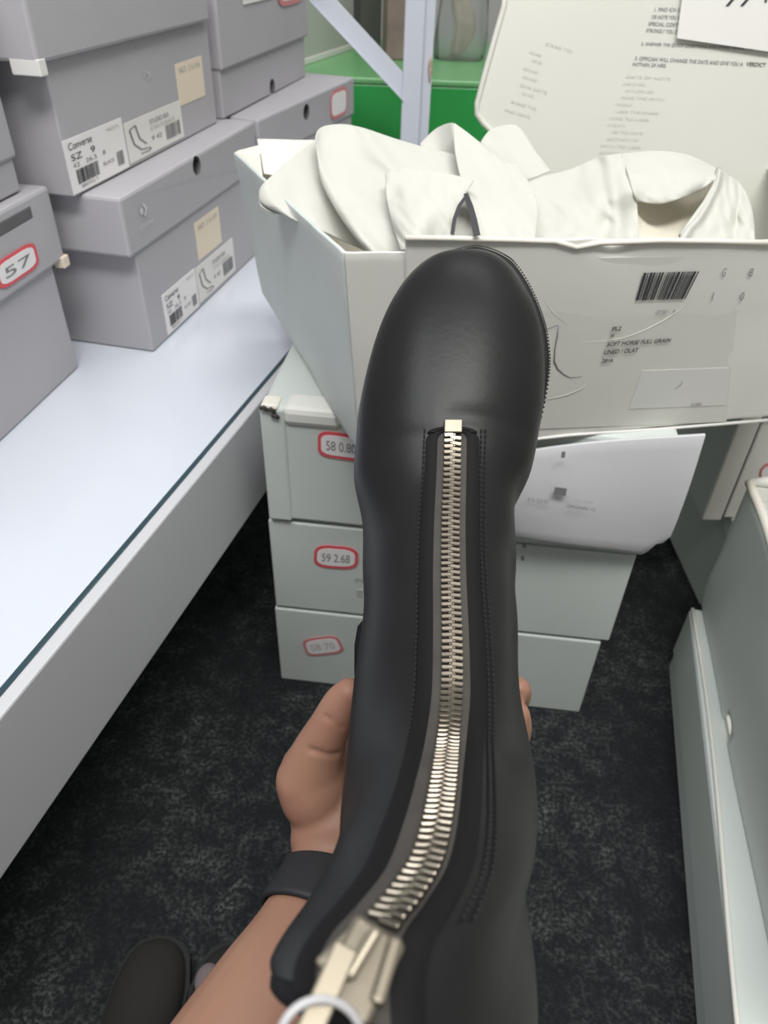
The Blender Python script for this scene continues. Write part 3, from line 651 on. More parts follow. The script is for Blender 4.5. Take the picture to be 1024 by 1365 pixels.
# ------------------------------------------------------------------ boxes at the right edge
uQ = unit([-0.21, -0.9777, 0])                 # runs towards the camera; v then points right
fQ1 = Frame(Zp(922, 815, 0.11) * [1, 1, 0], uQ); 
q1, ql = shoe_box(fQ1, 0.62, 0.30, 0.112, 0, 'low white boot box lying on the carpet under the open one at right', 'boot boxes along the right edge', M['white_card_b'], name='boot_box')
box_part('lid', fQ1, (-0.004, 0.624, -0.003, 0.303, 0.030, 0.1135), M['white_card_b'], q1, 0.005)
v, f = tube([fQ1(x, 0.0 + 0.004 * math.sin(9 * x), 0.1145) for x in np.linspace(0.0, 0.62, 20)], 0.0025, 6); mesh_obj('worn_rim', v, f, M['white_card'], q1, True)
uQ2 = unit([-0.163, -0.9866, 0])
c0 = Zp(935, 800, 0.115); c1 = Zp(1024, 1250, 0.115); uQ2 = unit((c1 - c0) * [1, 1, 0])
fQ2 = Frame(c0, uQ2); fQ2.o[2] = 0.1155
q2 = thing('boot_box', 'open greyish white boot box with a finger notch, slanted on the low box at right', 'box', fQ2(0.2, 0.12, 0), 'boot boxes along the right edge')
def wallq(x0, y0, x1, y1, z0, z1, lean=0.0): return [fQ2(x0, y0, z0), fQ2(x1, y1, z0), fQ2(x1, y1 + lean, z1), fQ2(x0, y0 + lean, z1)]
H2 = 0.186
sw = sheet('side_wall', wallq(0, 0, 0.50, 0, 0, H2), 40, 16, M['white_card_b'], q2, 0.004, 0.002, 0.001, None, 3)
cut(sw, (fQ2(0.202, 0, 0.002), -fQ2.v, 0.017, 0.02), M['white_card'])
sheet('end_wall', wallq(0, 0.26, 0, 0, 0, H2), 10, 10, M['white_card'], q2, 0.004, 0.002, 0.001, None, 4)
sheet('side_wall', wallq(0.50, 0.26, 0, 0.26, 0, H2), 10, 10, M['white_card'], q2, 0.004, 0.002, 0.001, None, 6)
sheet('end_wall', wallq(0.50, 0, 0.50, 0.26, 0, H2), 10, 10, M['white_card'], q2, 0.004, 0.002, 0.001, None, 8)
sheet('box_floor', [fQ2(0, 0, 0.003), fQ2(0.5, 0, 0.003), fQ2(0.5, 0.26, 0.003), fQ2(0, 0.26, 0.003)], 3, 3, M['white_card'], q2, 0.003, 0)
v, f = tube([fQ2(x, 0.003 * math.sin(20 * x), H2 + 0.001) for x in np.linspace(-0.004, 0.5, 24)], 0.005, 8); mesh_obj('folded_rim', v, f, M['cream_card'], q2, True)
v, f = tube([fQ2(-0.003, y, H2 + 0.002 + 0.004 * math.sin(60 * y)) for y in np.linspace(0, 0.26, 14)], [0.005 + 0.002 * math.sin(k * 1.7) for k in range(14)], 8); mesh_obj('folded_rim', v, f, M['white_card'], q2, True)
sheet('crumpled_flap', [fQ2(0.004, 0.012, 0.16), fQ2(0.10, 0.02, 0.15), fQ2(0.09, 0.05, 0.185), fQ2(0.006, 0.05, 0.187)], 10, 8, M['white_card'], q2, 0.002, 0.016, 0.0, None, 14)
# far pair of boxes behind
fR = Frame(Zp(932, 806, 0), (1, 0.02)); GR = 'boxes stacked behind the right edge boxes'
r1, _ = shoe_box(fR, 0.36, 0.30, 0.165, 0.03, 'lower white box in shadow on the carpet, far right behind the slanted box', GR, M['white_card_b'], name='boot_box', over=0.003)
fR2 = Frame(fR(-0.040, 0.004, 0.1655), (1, 0.02))
r3 = thing('box_lid', 'shallow white lid standing on edge beside the red stickered box at right', 'lid', fR2(0.012, 0.1, 0))
box_part('lid_panel', fR2, (-0.006, 0.016, -0.004, 0.28, 0.0, 0.165), M['white_card_b'], r3, 0.003)
box_part('lid_rim', fR2, (-0.006, 0.020, -0.006, 0.0, 0.0, 0.165), M['white_card'], r3, 0.002)
fR3 = Frame(fR2(0.026, 0, 0), (1, 0.02))
r2, _ = shoe_box(fR3, 0.34, 0.28, 0.17, 0.0, 'white box with a red sticker, top of the stack at far right', GR, M['white_card'], name='boot_box')
nR = -fR3.v
price_sticker(r2, px_quad(fR3(0, -0.0004, 0), nR, (1013, 646), (1045, 650), (1045, 614), (1013, 618)), nR, M['red_soft'], None, cut_r=0.4)
v, f = tube([fR3(x, -0.002, 0.168) for x in np.linspace(0.0, 0.2, 10)], 0.006, 6); mesh_obj('torn_tape', v, f, M['ink_pale'], r2, True)

# ------------------------------------------------------------------ rack post and brace, green platform and the things on it
YP_ = 1.60
rk = thing('rack_frame', 'pale grey steel rack post with a diagonal brace, behind the bags', 'rack', Yp(556, 90, YP_) * [1, 1, 0])
a, b = Yp(537, 100, YP_), Yp(576, 100, YP_)
fP = Frame((a[0], YP_, 0), (1, 0)); wP = b[0] - a[0]
box_part('post', fP, (0, wP * 0.66, 0, 0.035, 0, 1.3), M['rack'], rk, 0.002)
box_part('post_flange', fP, (wP * 0.66, wP, 0.010, 0.016, 0, 1.3), M['rack'], rk, 0.001)
p1, p2 = Yp(540, 118, YP_ + 0.006), Yp(417, -15, YP_ + 0.006); dv = unit(p2 - p1); p1 = p1 - dv * 0.01; p2 = p2 + dv * 0.5
pn = unit(np.cross(dv, [0, 1, 0])) * 0.0165; yv = np.array([0, 0.004, 0])
bev(MB().hexa([p1 - pn, p1 + pn, p1 + pn + yv, p1 - pn + yv, p2 - pn, p2 + pn, p2 + pn + yv, p2 - pn + yv]).build('brace', M['rack'], rk), 0.001)
yv2 = np.array([0, -0.012, 0]); e = unit(pn)
bev(MB().hexa([p1 + pn * 0.9 * s_ for s_ in (1,)] * 1 + [p1 + pn, p1 + pn + yv2, p1 + pn * 0.9 + yv2, p2 + pn * 0.9, p2 + pn, p2 + pn + yv2, p2 + pn * 0.9 + yv2]).build('brace_lip', M['rack'], rk), 0.0005)
box_part('second_post', Frame((p2[0] - 0.04, YP_, 0), (1, 0)), (0, 0.05, 0.012, 0.045, 0, 1.5), M['rack'], rk, 0.002)
bl_ = mesh_obj('rust_patch', *tube([fP(wP * 0.93, 0.0095, z) for z in np.linspace(0.545, 0.59, 6)], [0.001, .003, .0045, .0045, .003, .001], 8), M['rust'], rk, True)
YG = 1.82; zt = Yp(600, 107, YG)[2]
gx0, gx1 = Yp(385, 150, YG)[0], Yp(760, 150, YG)[0]
fG = Frame((gx0, YG, 0), (1, 0)); ybk = Zp(600, 76, zt)[1] - YG
gp = thing('display_platform', 'bright green vinyl covered platform behind the rack post', 'platform', fG((gx1 - gx0) / 2, 0.2, 0))
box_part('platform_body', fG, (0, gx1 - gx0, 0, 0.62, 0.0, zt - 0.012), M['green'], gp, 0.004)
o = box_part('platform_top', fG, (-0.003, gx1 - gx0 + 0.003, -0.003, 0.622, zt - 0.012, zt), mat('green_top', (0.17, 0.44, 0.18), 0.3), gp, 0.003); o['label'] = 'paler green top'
def on_top(x, y): return Zp(x, y, zt + 0.0005)
def deco_box(name, label, cat, x0, x1, ybase, ytop, dep, m, parts='box_body'):
    a, b = on_top(x0, ybase), on_top(x1, ybase); f = Frame(a, (b - a)[:2]); h = Yp(x0, ytop, a[1])[2] - zt
    r = thing(name, label, cat, f((np.linalg.norm(b - a)) / 2, dep / 2, 0))
    L = np.linalg.norm(b - a)
    box_part('box_body', f, (0, L, 0, dep, 0, h * 0.8), m, r, 0.003); box_part('lid', f, (-0.003, L + 0.003, -0.003, dep + 0.003, h * 0.8, h), m, r, 0.003)
    return r, f, L, h
deco_box('storage_box', 'dark grey green box standing on the green platform beside the post', 'box', 480, 508, 66, -60, 0.10, M['dark_box'])
deco_box('storage_box', 'pinkish brown box on the green platform, half hidden by the post', 'box', 515, 548, 80, -60, 0.06, M['pink_box'])
# grey panel behind the brace
a, b = on_top(404, 88), on_top(476, 64); f = Frame(a, (b - a)[:2])
pan = thing('display_board', 'plain grey panel with a pale bottom edge, standing on the green platform', 'panel', f(0.06, 0.005, 0))
Lp = np.linalg.norm(b - a) - 0.02; box_part('panel_board', f, (-0.14, Lp, 0.003, 0.012, 0.004, 0.45), M['panel'], pan, 0.001); box_part('bottom_edge', f, (-0.14, Lp, 0, 0.015, 0, 0.012), M['paper'], pan, 0.001)
# clear plastic bag with a beige thing inside
c = on_top(613, 82); rx, ry, hh = 0.062, 0.035, 0.30
v = []; fc = []
K, R = 24, 14
for j in range(R + 1):
    t = j / R; sx = rx * (0.92 + 0.08 * math.sin(9 * t)) * (1 if t < .8 else 1 - (t - .8) * 0.6); sy = ry * (1 - t ** 3 * 0.9)
    for i in range(K):
        an = 2 * math.pi * i / K; wv = 1 + 0.07 * math.sin(5 * an + 6 * t) + 0.04 * math.sin(9 * an - 4 * t)
        v.append(c + np.array([sx * math.copysign(abs(math.cos(an)) ** .6, math.cos(an)) * wv, sy * math.sin(an) * wv + ry, hh * t]))
fc = [(j * K + i, j * K + (i + 1) % K, (j + 1) * K + (i + 1) % K, (j + 1) * K + i) for j in range(R) for i in range(K)] + [tuple(range(K))]
pb = mesh_obj('plastic_bag', v, fc, M['plastic'], None, True, loc=c); tag(pb, 'clear crinkled plastic bag holding something beige, on the green platform', 'plastic bag')
bake(pb, ('SOLIDIFY', dict(thickness=0.0008, offset=-1.0)))
v = []; 
for j in range(11):
    t = j / 10
    for i in range(16):
        an = 2 * math.pi * i / 16; r0 = 0.020 * math.sin(math.pi * (0.08 + 0.9 * t)) ** .5 * (1 + .25 * math.sin(3 * an + 5 * t))
        v.append(c + np.array([-0.012 + 0.018 * math.sin(4 * t) + r0 * math.cos(an) * 1.2, ry + r0 * 0.8 * math.sin(an), 0.004 + 0.16 * t]))
fc = [(j * 16 + i, j * 16 + (i + 1) % 16, (j + 1) * 16 + (i + 1) % 16, (j + 1) * 16 + i) for j in range(10) for i in range(16)] + [tuple(range(16)), tuple(range(160, 176))]
bg = mesh_obj('wrapped_garment', v, fc, M['beige'], None, True, loc=c); tag(bg, 'beige folded fabric bundle inside the clear plastic bag', 'fabric')

# ------------------------------------------------------------------ the boot
boot = thing('front_zip_boot', 'black leather ankle boot with a thick silver front zip, held up by the hand', 'boot', Cc(0.03, 0.12, 0.45))
def silh(y, tab):
    ys = [a for a, _ in tab]; return float(np.interp(y, ys, [b for _, b in tab]))
LT_ = [(335, 612), (337, 600), (340, 592), (347, 574), (355, 563), (367, 549), (383, 536), (401, 524), (425, 513), (454, 502), (480, 494), (507, 487), (545, 479), (585, 474), (632, 473), (660, 477), (706, 482), (759, 487)]
RT_ = [(334, 632), (336, 645), (340, 655), (346, 665), (354, 675), (370, 689), (389, 699), (420, 715), (445, 721), (470, 724), (495, 725), (539, 723), (589, 715), (632, 705), (670, 691), (711, 680), (785, 686)]
rings = []                                      # F (front), B (back), L, R as world points
def foot(c, zF, zB, zs, xF):
    py = CY + FPX * c / zs; l = (silh(py, LT_) - CX) / FPX * zs; r = (silh(py, RT_) - CX) / FPX * zs
    rings.append((Cc((xF - CX) / FPX * zF, c, zF), Cc((l + r) / 2, c, zB), Cc(l, c, zs), Cc(r, c, zs)))
for a in ((-.1612, .4580, .4640, .461, 622), (-.1590, .4485, .470, .461, 622), (-.1545, .4400, .473, .460, 621), (-.147, .4325, .475, .459, 620), (-.137, .4255, .476, .458, 618), (-.122, .4185, .477, .456, 616), (-.104, .4125, .477, .454, 613), (-.085, .4075, .477, .452, 610), (-.067, .4035, .477, .449, 607), (-.050, .400, .478, .446, 604)):
    foot(*a)
def shaft(F, B, L, R, dm, dl=None):
    l = W(L[0], L[1], dl or dm); r = W(R[0], R[1], dm); lc = (RM.T @ (l - CAM)); rc = (RM.T @ (r - CAM))
    rings.append((W(*F), Cc((lc[0] + rc[0]) / 2, B[0], B[1]), l, r))
shaft((603, 590, .3975), (-.012, .480), (473, 632), (705, 632), .436)
shaft((602, 640, .3885), (.030, .486), (481, 700), (682, 695), .430)
shaft((600, 700, .3730), (.072, .489), (486, 772), (683, 776), .420)
shaft((600, 770, .3530), (.104, .485), (480, 845), (687, 845), .408)
shaft((602, 850, .3290), (.121, .462), (474, 905), (688, 905), .388)
shaft((602, 925, .3065), (.129, .432), (472, 958), (692, 958), .364)
shaft((598, 985, .2810), (.136, .402), (468, 1010), (699, 1010), .338)
shaft((593, 1035, .2480), (.142, .370), (459, 1062), (703, 1055), .306)
shaft((583, 1100, .2150), (.149, .336), (450, 1108), (706, 1105), .280)
shaft((566, 1160, .1940), (.155, .310), (441, 1155), (708, 1155), .258)
shaft((534, 1210, .1770), (.159, .290), (429, 1202), (709, 1205), .238)
shaft((504, 1250, .1655), (.162, .276), (412, 1242), (709, 1255), .222)
shaft((486, 1300, .1575), (.166, .264), (391, 1282), (708, 1330), .208)
shaft((486, 1368, .1500), (.172, .254), (386, 1306), (706, 1425), .196)
FB = np.array([np.concatenate(r) for r in rings]); NR = len(rings)
def PW(t): return 2 / np.interp(t, [0, 6, 13], [2.4, 2.3, 2.08])
def ringpt(t, th, off=0.0, infl=True):
    q = crom(FB, [t])[0]; F, B, L, R = q[:3], q[3:6], q[6:9], q[9:]
    Mm = (L + R) / 2; c, s = math.cos(th), math.sin(th)
    e_ = 2.35; 
    pw = PW(t)
    c2 = math.copysign(abs(c) ** pw, c); s2 = math.copysign(abs(s) ** pw, s)
    p = Mm + (F - Mm) * max(c2, 0) + (B - Mm) * max(-c2, 0) + (R - Mm) * s2
    return p
def wrinkle(t, th):
    a = 0.0
    if 8 < t < 15:
        a += 0.0011 * math.sin(3.3 * t + 1.5 * math.sin(2 * th)) * gs(t, 11.3, 1.6) * abs(math.sin(th)) ** 1.5
        a -= 0.0010 * gs(t, 8.9 + 0.5 * th * th, 0.35) * gs(abs(th), 0.2, 0.9)
    if t > 12: a += 0.0022 * math.sin(2.0 * th * 2 + 0.9 * t) * abs(math.sin(th)) * min(1, (t - 12) / 3)
    return a
def surf(t, th):
    p = ringpt(t, th); q = crom(FB, [t])[0]; Mm = (q[6:9] + q[9:]) / 2
    return p + unit(p - Mm) * wrinkle(t, th)
def snorm(t, th):
    e = 0.02; a = surf(min(t + e, NR - 1), th) - surf(max(t - e, 0), th); b = surf(t, th + e) - surf(t, th - e)
    n = unit(np.cross(a, b)); q = crom(FB, [t])[0]; Mm = (q[6:9] + q[9:]) / 2
    return n if n.dot(surf(t, th) - Mm) > 0 else -n
NS, NT_ = 72, 130
ts = np.concatenate([np.linspace(0, 2, 16)[:-1], np.linspace(2, NR - 1, NT_)])
v = []; f = []
for t in ts:
    for k in range(NS): v.append(surf(t, 2 * math.pi * k / NS))
for j in range(len(ts) - 1):
    f += [(j * NS + k, j * NS + (k + 1) % NS, (j + 1) * NS + (k + 1) % NS, (j + 1) * NS + k) for k in range(NS)]
f.append(tuple(range(NS)))
up_ = mesh_obj('boot_upper', v, f, M['leather'], boot, True)
# inner lining and rim of the shaft
v = []; f = []; tl = np.linspace(NR - 4, NR - 1, 14)
for t in tl:
    q = crom(FB, [t])[0]; Mm = (q[6:9] + q[9:]) / 2
    for k in range(NS): p = surf(t, 2 * math.pi * k / NS); v.append(p - unit(p - Mm) * 0.004)
for j in range(len(tl) - 1): f += [(j * NS + k, j * NS + (k + 1) % NS, (j + 1) * NS + (k + 1) % NS, (j + 1) * NS + k) for k in range(NS)]
mesh_obj('lining', v, f, M['lining'], boot, True)
rimr = []
for k in range(NS):
    q = crom(FB, [NR - 1])[0]; Mm = (q[6:9] + q[9:]) / 2; p = surf(NR - 1, 2 * math.pi * k / NS); rimr.append(p - unit(p - Mm) * 0.002)
v, f = tube(rimr, 0.0027, 8, True); mesh_obj('top_binding', v, f, M['leather_edge'], boot, True)
# sole: outline follows the foot, offset outwards; ridged welt; heel block
out = []
SX = [(0.0, .470)] 
SOLE = [(-.1655, 622, 16), (-.1635, None, None)]
def sole_ring(grow, dz):
    Lw = []; Rw = []
    for x, y in ((632, 331.0), (652, 335), (670, 343), (684, 354), (700, 378), (712, 404), (719, 425), (724, 445), (727, 476), (725, 505), (718, 545), (706, 592), (692, 632)):
        q = ((x - CX) / FPX * .472, (y - CY) / FPX * .472); nn = unit([q[0] - .050, q[1] + .075]) ; Rw.append((q[0] + nn[0] * (grow + .0002), q[1] + nn[1] * (grow - .0012), .471 + dz))
    for x, y in ((610, 332.0), (594, 336.5), (577, 345), (556, 366), (532, 400), (512, 450), (497, 500), (487, 560), (482, 615)):
        q = ((x - CX) / FPX * .472, (y - CY) / FPX * .472); nn = unit([q[0] - .050, q[1] + .075]); Lw.append((q[0] + nn[0] * (grow - .003), q[1] + nn[1] * (grow - .003), .471 + dz))
    for c, l, r in ((0.0, -.008, .080), (.03, -.004, .076), (.06, .004, .072), (.09, .009, .069), (.11, .016, .062), (.118, .028, .050)):
        zs = 0.471 + c * 0.12; Lw.append((l - grow * .4, c, zs + dz)); Rw.append((r + grow * .4, c, zs + dz))
    loop = Rw + Lw[::-1]
    P = np.array(loop); n = len(P); tt = np.linspace(0, n, 121)[:-1]; P2 = np.vstack([P[-1], P, P[0], P[1]])
    return [Cc(*p) for p in crom(P2, tt + 1)]
nS = 120
stack_ = [sole_ring(-0.004, 0.000), sole_ring(0.0018, 0.000), sole_ring(0.0030, 0.003), sole_ring(0.0030, 0.009), sole_ring(0.001, 0.0115)]
v = [p for r_ in stack_ for p in r_]
f = [(j * nS + k, j * nS + (k + 1) % nS, (j + 1) * nS + (k + 1) % nS, (j + 1) * nS + k) for j in range(4) for k in range(nS)] + [tuple(range(nS)), tuple(range(4 * nS, 5 * nS))]
sole = mesh_obj('outsole', v, f, M['sole'], boot, True)
wl = MB(); base = sole_ring(0.0026, -0.0006); full = []
for i in range(nS):                             # welt stitches along the edge
    a, b = base[i], base[(i + 1) % nS]
    for s_ in (0.1, 0.6):
        p = a * (1 - s_) + b * s_; d_ = unit(b - a); wl.add(*tube([p - d_ * .0006, p + d_ * .0006], 0.0005, 5))
wo = wl.build('welt_stitching', M['sole'], boot); wo['kind'] = 'stuff'
hv = []
for dz, g_ in ((0.011, -.001), (0.014, -.002), (0.038, -.003)):
    for k in range(28):
        an = 2 * math.pi * k / 28; x = 0.039 + (0.031 + g_) * math.copysign(abs(math.cos(an)) ** .7, math.cos(an)); c_ = 0.088 + (0.032 + g_) * math.copysign(abs(math.sin(an)) ** .8, math.sin(an))
        hv.append(Cc(x, c_, 0.478 + dz))
f = [(j * 28 + k, j * 28 + (k + 1) % 28, (j + 1) * 28 + (k + 1) % 28, (j + 1) * 28 + k) for j in range(2) for k in range(28)] + [tuple(range(28)), tuple(range(56, 84))]
mesh_obj('heel', hv, f, M['sole'], boot)
# a small pull tab at the left of the ankle
v, f = tube([W(487, 826, .43), W(481, 836, .43), W(479, 860, .425), W(479, 900, .42)], [.001, .002, .003, .003], 8); mesh_obj('back_strap', v, f, M['leather_edge'], boot, True)

# zip: tape, facing, teeth
T0, T1 = 9.55, 21.0
def width_half(t): q = crom(FB, [t])[0]; return np.linalg.norm(q[9:] - q[6:9]) / 2
def lat(t, s, h=0.0):                           # point at lateral distance s (m) from the zip line, raised by h
    wd = width_half(t)
    pw = PW(t)
    th = math.copysign(math.asin(min(0.98, (abs(s) / wd) ** (1 / pw))), s)
    return surf(t, th) + snorm(t, th if abs(th) > 0.05 else 0.05) * h
# arc-length table along the front line
tg = np.linspace(9.2, NR - 1, 500); Pg = np.array([surf(t, 0) for t in tg]); sg = np.r_[0, np.cumsum(np.linalg.norm(np.diff(Pg, axis=0), axis=1))]
def t_at(s): return float(np.interp(s, sg, tg))
s0 = float(np.interp(9.75, tg, sg)); s1 = float(np.interp(20.72, tg, sg))
def strip(name, a_fn, b_fn, h, tA, tB, n, m, parent, k=6, round_=0.0):
    v = []; f = []
    for i in range(n + 1):
        t = tA + (tB - tA) * i / n; a, b = a_fn(t), b_fn(t)
        for j in range(k + 1):
            x = j / k; hh = h + round_ * math.sin(math.pi * x); v.append(lat(t, a + (b - a) * x, hh))
    f = [(i * (k + 1) + j, i * (k + 1) + j + 1, (i + 1) * (k + 1) + j + 1, (i + 1) * (k + 1) + j) for i in range(n) for j in range(k)]
    return mesh_obj(name, v, f, m, parent, True)
def topcap(t):                                   # narrows the opening to a rounded top
    x = (t - 9.52) / 0.45; return math.sqrt(max(0.0, 1 - (1 - min(1, max(0, x))) ** 2))
GL, GRt = 0.0078, 0.0076                          # half widths of the tape opening
def gl(t): return float(np.interp(t, [9, 15, 18, 21], [0.0078, 0.0078, 0.0095, 0.0105]))
def gr(t): return float(np.interp(t, [9, 15, 17, 21], [0.0076, 0.0076, 0.0060, 0.0052]))
zt_ = strip('zip_tape', lambda t: -gl(t) * topcap(t) - .001, lambda t: gr(t) * topcap(t) + .001, 0.0010, 9.52, 22.9, 150, M['tape'], boot, 8)
fl = strip('zip_facing', lambda t: -gl(t) * topcap(t) - 0.0062, lambda t: -gl(t) * topcap(t), 0.0011, 9.50, 22.95, 150, M['leather_edge'], boot, 6, 0.0006)
fr_ = strip('zip_facing', lambda t: gr(t) * topcap(t), lambda t: gr(t) * topcap(t) + 0.0068, 0.0011, 9.50, 22.95, 150, M['leather_edge'], boot, 6, 0.0006)
v = []; f = []; n_ = 24                            # arch over the top of the zip
for i in range(n_ + 1):
    an = math.pi * i / n_
    for j in range(5):
        r_ = (0.0 + 0.0064 * j / 4); s_ = -math.cos(an) * (0.0022 + r_ * 0.95 + 0.0052); tt = 9.62 - math.sin(an) * (0.10 + r_ * 55 * 0.60)
        v.append(lat(tt, s_, 0.0009 + 0.0012 * math.sin(math.pi * j / 4)))
f = [(i * 5 + j, i * 5 + j + 1, (i + 1) * 5 + j + 1, (i + 1) * 5 + j) for i in range(n_) for j in range(4)]
mesh_obj('zip_facing', v, f, M['leather_edge'], boot, True)
st = MB()
for side, off in ((-1, 0.0150), (1, 0.0155), (1, 0.0178)):
    s_ = s0 - 0.004
    while s_ < s1 - 0.004:
        t = t_at(s_); t2 = t_at(s_ + 0.0018)
        st.add(*tube([lat(t, side * off, 0.0007), lat((t + t2) / 2, side * off, 0.0011), lat(t2, side * off, 0.0007)], 0.00045, 5)); s_ += 0.0029
so = st.build('stitching', M['thread'], boot); so['kind'] = 'stuff'
# tooth
tm = bpy.data.meshes.new('zip_tooth'); bmx = bmesh.new()
prof = [(-0.0044, 0.0009), (-0.0040, 0.00115), (0.0, 0.00115), (0.0008, 0.0007), (0.0013, 0.0003)]
vs_ = []
for x, hw in prof:
    for (sy, z) in ((-1, 0), (-1, 0.0012), (-0.7, 0.0017), (0.7, 0.0017), (1, 0.0012), (1, 0)): vs_.append(bmx.verts.new((x, sy * hw, z * (1 if x < 0.0005 else 0.85))))
for i in range(len(prof) - 1):
    for k in range(6): bmx.faces.new((vs_[i * 6 + k], vs_[i * 6 + (k + 1) % 6], vs_[(i + 1) * 6 + (k + 1) % 6], vs_[(i + 1) * 6 + k]))
bmx.faces.new(vs_[:6]); bmx.faces.new(vs_[-6:]); bmesh.ops.recalc_face_normals(bmx, faces=bmx.faces); bmx.to_mesh(tm); bmx.free(); tm.materials.append(M['metal'])
pitch = 0.00345; s_ = s0; i = 0; org = ORIG[boot]
while s_ < s1:
    for side in (-1, 1):
        ss = s_ + (pitch / 2 if side > 0 else 0); t = t_at(ss); c = lat(t, 0.0, 0.0014)
        tang = unit(surf(t_at(ss + 0.001), 0) - surf(t_at(ss - 0.001), 0)); lt_ = unit(lat(t, 0.004) - lat(t, -0.004)) * (-side)
        X = -lt_; X = unit(X - tang * X.dot(tang) + tang * 0.10); n_ = unit(np.cross(X, tang)); n_ = n_ if n_.dot(snorm(t, 0.05)) > 0 else -n_
        Yv = np.cross(n_, X)
        jr = random.uniform(-0.04, 0.04); X2 = unit(X + n_ * jr); n2 = unit(n_ - X2 * n_.dot(X2)); Yv = np.cross(n2, X2)
        o = bpy.data.objects.new('zip_tooth', tm); col.objects.link(o); o.parent = zt_
        # X runs from the tape edge to the centre
        Xd = X2 if (lat(t, -side * 0.004) - c).dot(X2) > 0 else -X2; Yv = np.cross(n2, Xd)
        Lc = c - org
        o.matrix_local = Matrix(((Xd[0], Yv[0], n2[0], Lc[0]), (Xd[1], Yv[1], n2[1], Lc[1]), (Xd[2], Yv[2], n2[2], Lc[2]), (0, 0, 0, 1)))
        i += 1
    s_ += pitch
# top stop
t = t_at(s0 - 0.0045); c = lat(t, 0, 0.0012); tang = unit(surf(t + .05, 0) - surf(t - .05, 0)); lt_ = unit(lat(t, .004) - lat(t, -.004)); n_ = snorm(t, .05)
o = bev(MB().hexa([c + lt_ * a * .0048 + tang * b * .0037 + n_ * h for h in (0, .0026) for a, b in ((-1, -1), (1, -1), (1, 1), (-1, 1))]).build('zip_stop', M['metal_worn'], zt_), 0.0005); o['label'] = 'square metal stop'
# slider
sld = None
def bar(name, a, b, wd, th, m, parent, dA, dB, seg=2, bw=0.0006, raise_=0.0):
    A, B = W(a[0], a[1], dA), W(b[0], b[1], dB); d_ = unit(B - A); vw = unit((A + B) / 2 - CAM); sd = unit(np.cross(d_, vw)); n_ = unit(np.cross(sd, d_)); n_ = -n_ if n_.dot(vw) > 0 else n_
    p = [P + sd * x * wd / 2 + n_ * z for P in (A, B) for x, z in ((-1, 0), (1, 0), (1, th), (-1, th))]
    return bev(MB().hexa(p).build(name, m, parent), bw)
sld = bar('slider_body', (506, 1243), (452, 1350), 0.0125, 0.0035, M['metal_worn'], boot, .1600, .1480, bw=0.0012)
bar('slider_wing', (486, 1232), (424, 1292), 0.0034, 0.0040, M['metal_pale'], sld, .1610, .1545, bw=0.0010)
bar('slider_wing', (527, 1256), (500, 1345), 0.0030, 0.0040, M['metal_pale'], sld, .1575, .1480, bw=0.0010)
bar('slider_bridge', (503, 1240), (462, 1308), 0.0026, 0.0042, M['metal_pale'], sld, .1560, .1500, bw=0.0010)
bar('zip_pull', (462, 1262), (408, 1385), 0.0052, 0.0014, M['metal_pale'], sld, .1510, .1395, bw=0.0005)
lp_ = [W(428 + 56 * math.cos(a), 1392 + 60 * math.sin(a), 0.141 + 0.004 * math.cos(a)) for a in np.linspace(0, 2 * math.pi, 41)[:-1]]
v, f = tube(lp_, 0.00085, 8, True); o = mesh_obj('cord_loop', v, f, M['cord'], sld, True); o['label'] = 'white loop through the zip pull'

# ------------------------------------------------------------------ person: left hand and forearm with a wrist cuff
hand = MB()
def ell(c, r, axes=None):
    c = np.asarray(c, float); axes = axes if axes is not None else np.eye(3); K, R = 20, 12; v = []; f = []
    for j in range(1, R):
        ph = math.pi * j / R
        for i in range(K):
            th = 2 * math.pi * i / K; l = np.array([r[0] * math.sin(ph) * math.cos(th), r[1] * math.sin(ph) * math.sin(th), r[2] * math.cos(ph)]); v.append(c + l @ axes)
    a = len(v); v += [c + np.array([0, 0, r[2]]) @ axes, c - np.array([0, 0, r[2]]) @ axes]
    f = [(j * K + i, j * K + (i + 1) % K, (j + 1) * K + (i + 1) % K, (j + 1) * K + i) for j in range(R - 2) for i in range(K)]
    f += [(a, (i + 1) % K, i) for i in range(K)] + [((R - 2) * K + i, (R - 2) * K + (i + 1) % K, a + 1) for i in range(K)]
    return v, f
CAX = np.stack([RM[:, 0], RM[:, 1], RM[:, 2]])    # rows: camera right, down, forward
def limb(rows, flat=1.0, sub=6):
    """rows of (px, py, depth, half width m, half thickness m): tapering limb with an elliptical section, rounded ends"""
    P = np.array(rows, float); n = len(P); tt = np.linspace(0, n - 1, (n - 1) * sub + 1); Q = crom(P, tt); C = np.array([W(*q[:3]) for q in Q]); seg = 24; v = []; f = []
    for i in range(len(Q)):
        t = unit(C[min(i + 1, len(Q) - 1)] - C[max(i - 1, 0)]); vw = unit(C[i] - CAM); a = unit(np.cross(t, vw)); b = np.cross(t, a)
        for k in range(seg): v.append(C[i] + a * Q[i][3] * math.cos(2 * math.pi * k / seg) + b * Q[i][4] * math.sin(2 * math.pi * k / seg))
    for i in range(len(Q) - 1): f += [(i * seg + k, i * seg + (k + 1) % seg, (i + 1) * seg + (k + 1) % seg, (i + 1) * seg + k) for k in range(seg)]
    f += [tuple(range(seg)), tuple(range((len(Q) - 1) * seg, len(Q) * seg))]
    hand.add(v, f)
    for q in (P[0], P[-1]): hand.add(*ell(W(*q[:3]), (q[3] * .99, q[3] * .99, q[4] * .99), CAX))
ARM = [(452, 1120, .448, .0300, .0200), (446, 1160, .438, .0262, .0195), (430, 1210, .420, .0292, .0225), (405, 1270, .400, .0330, .027), (374, 1330, .382, .0368, .031), (336, 1400, .366, .0400, .035), (290, 1480, .350, .0420, .038)]
limb(ARM)
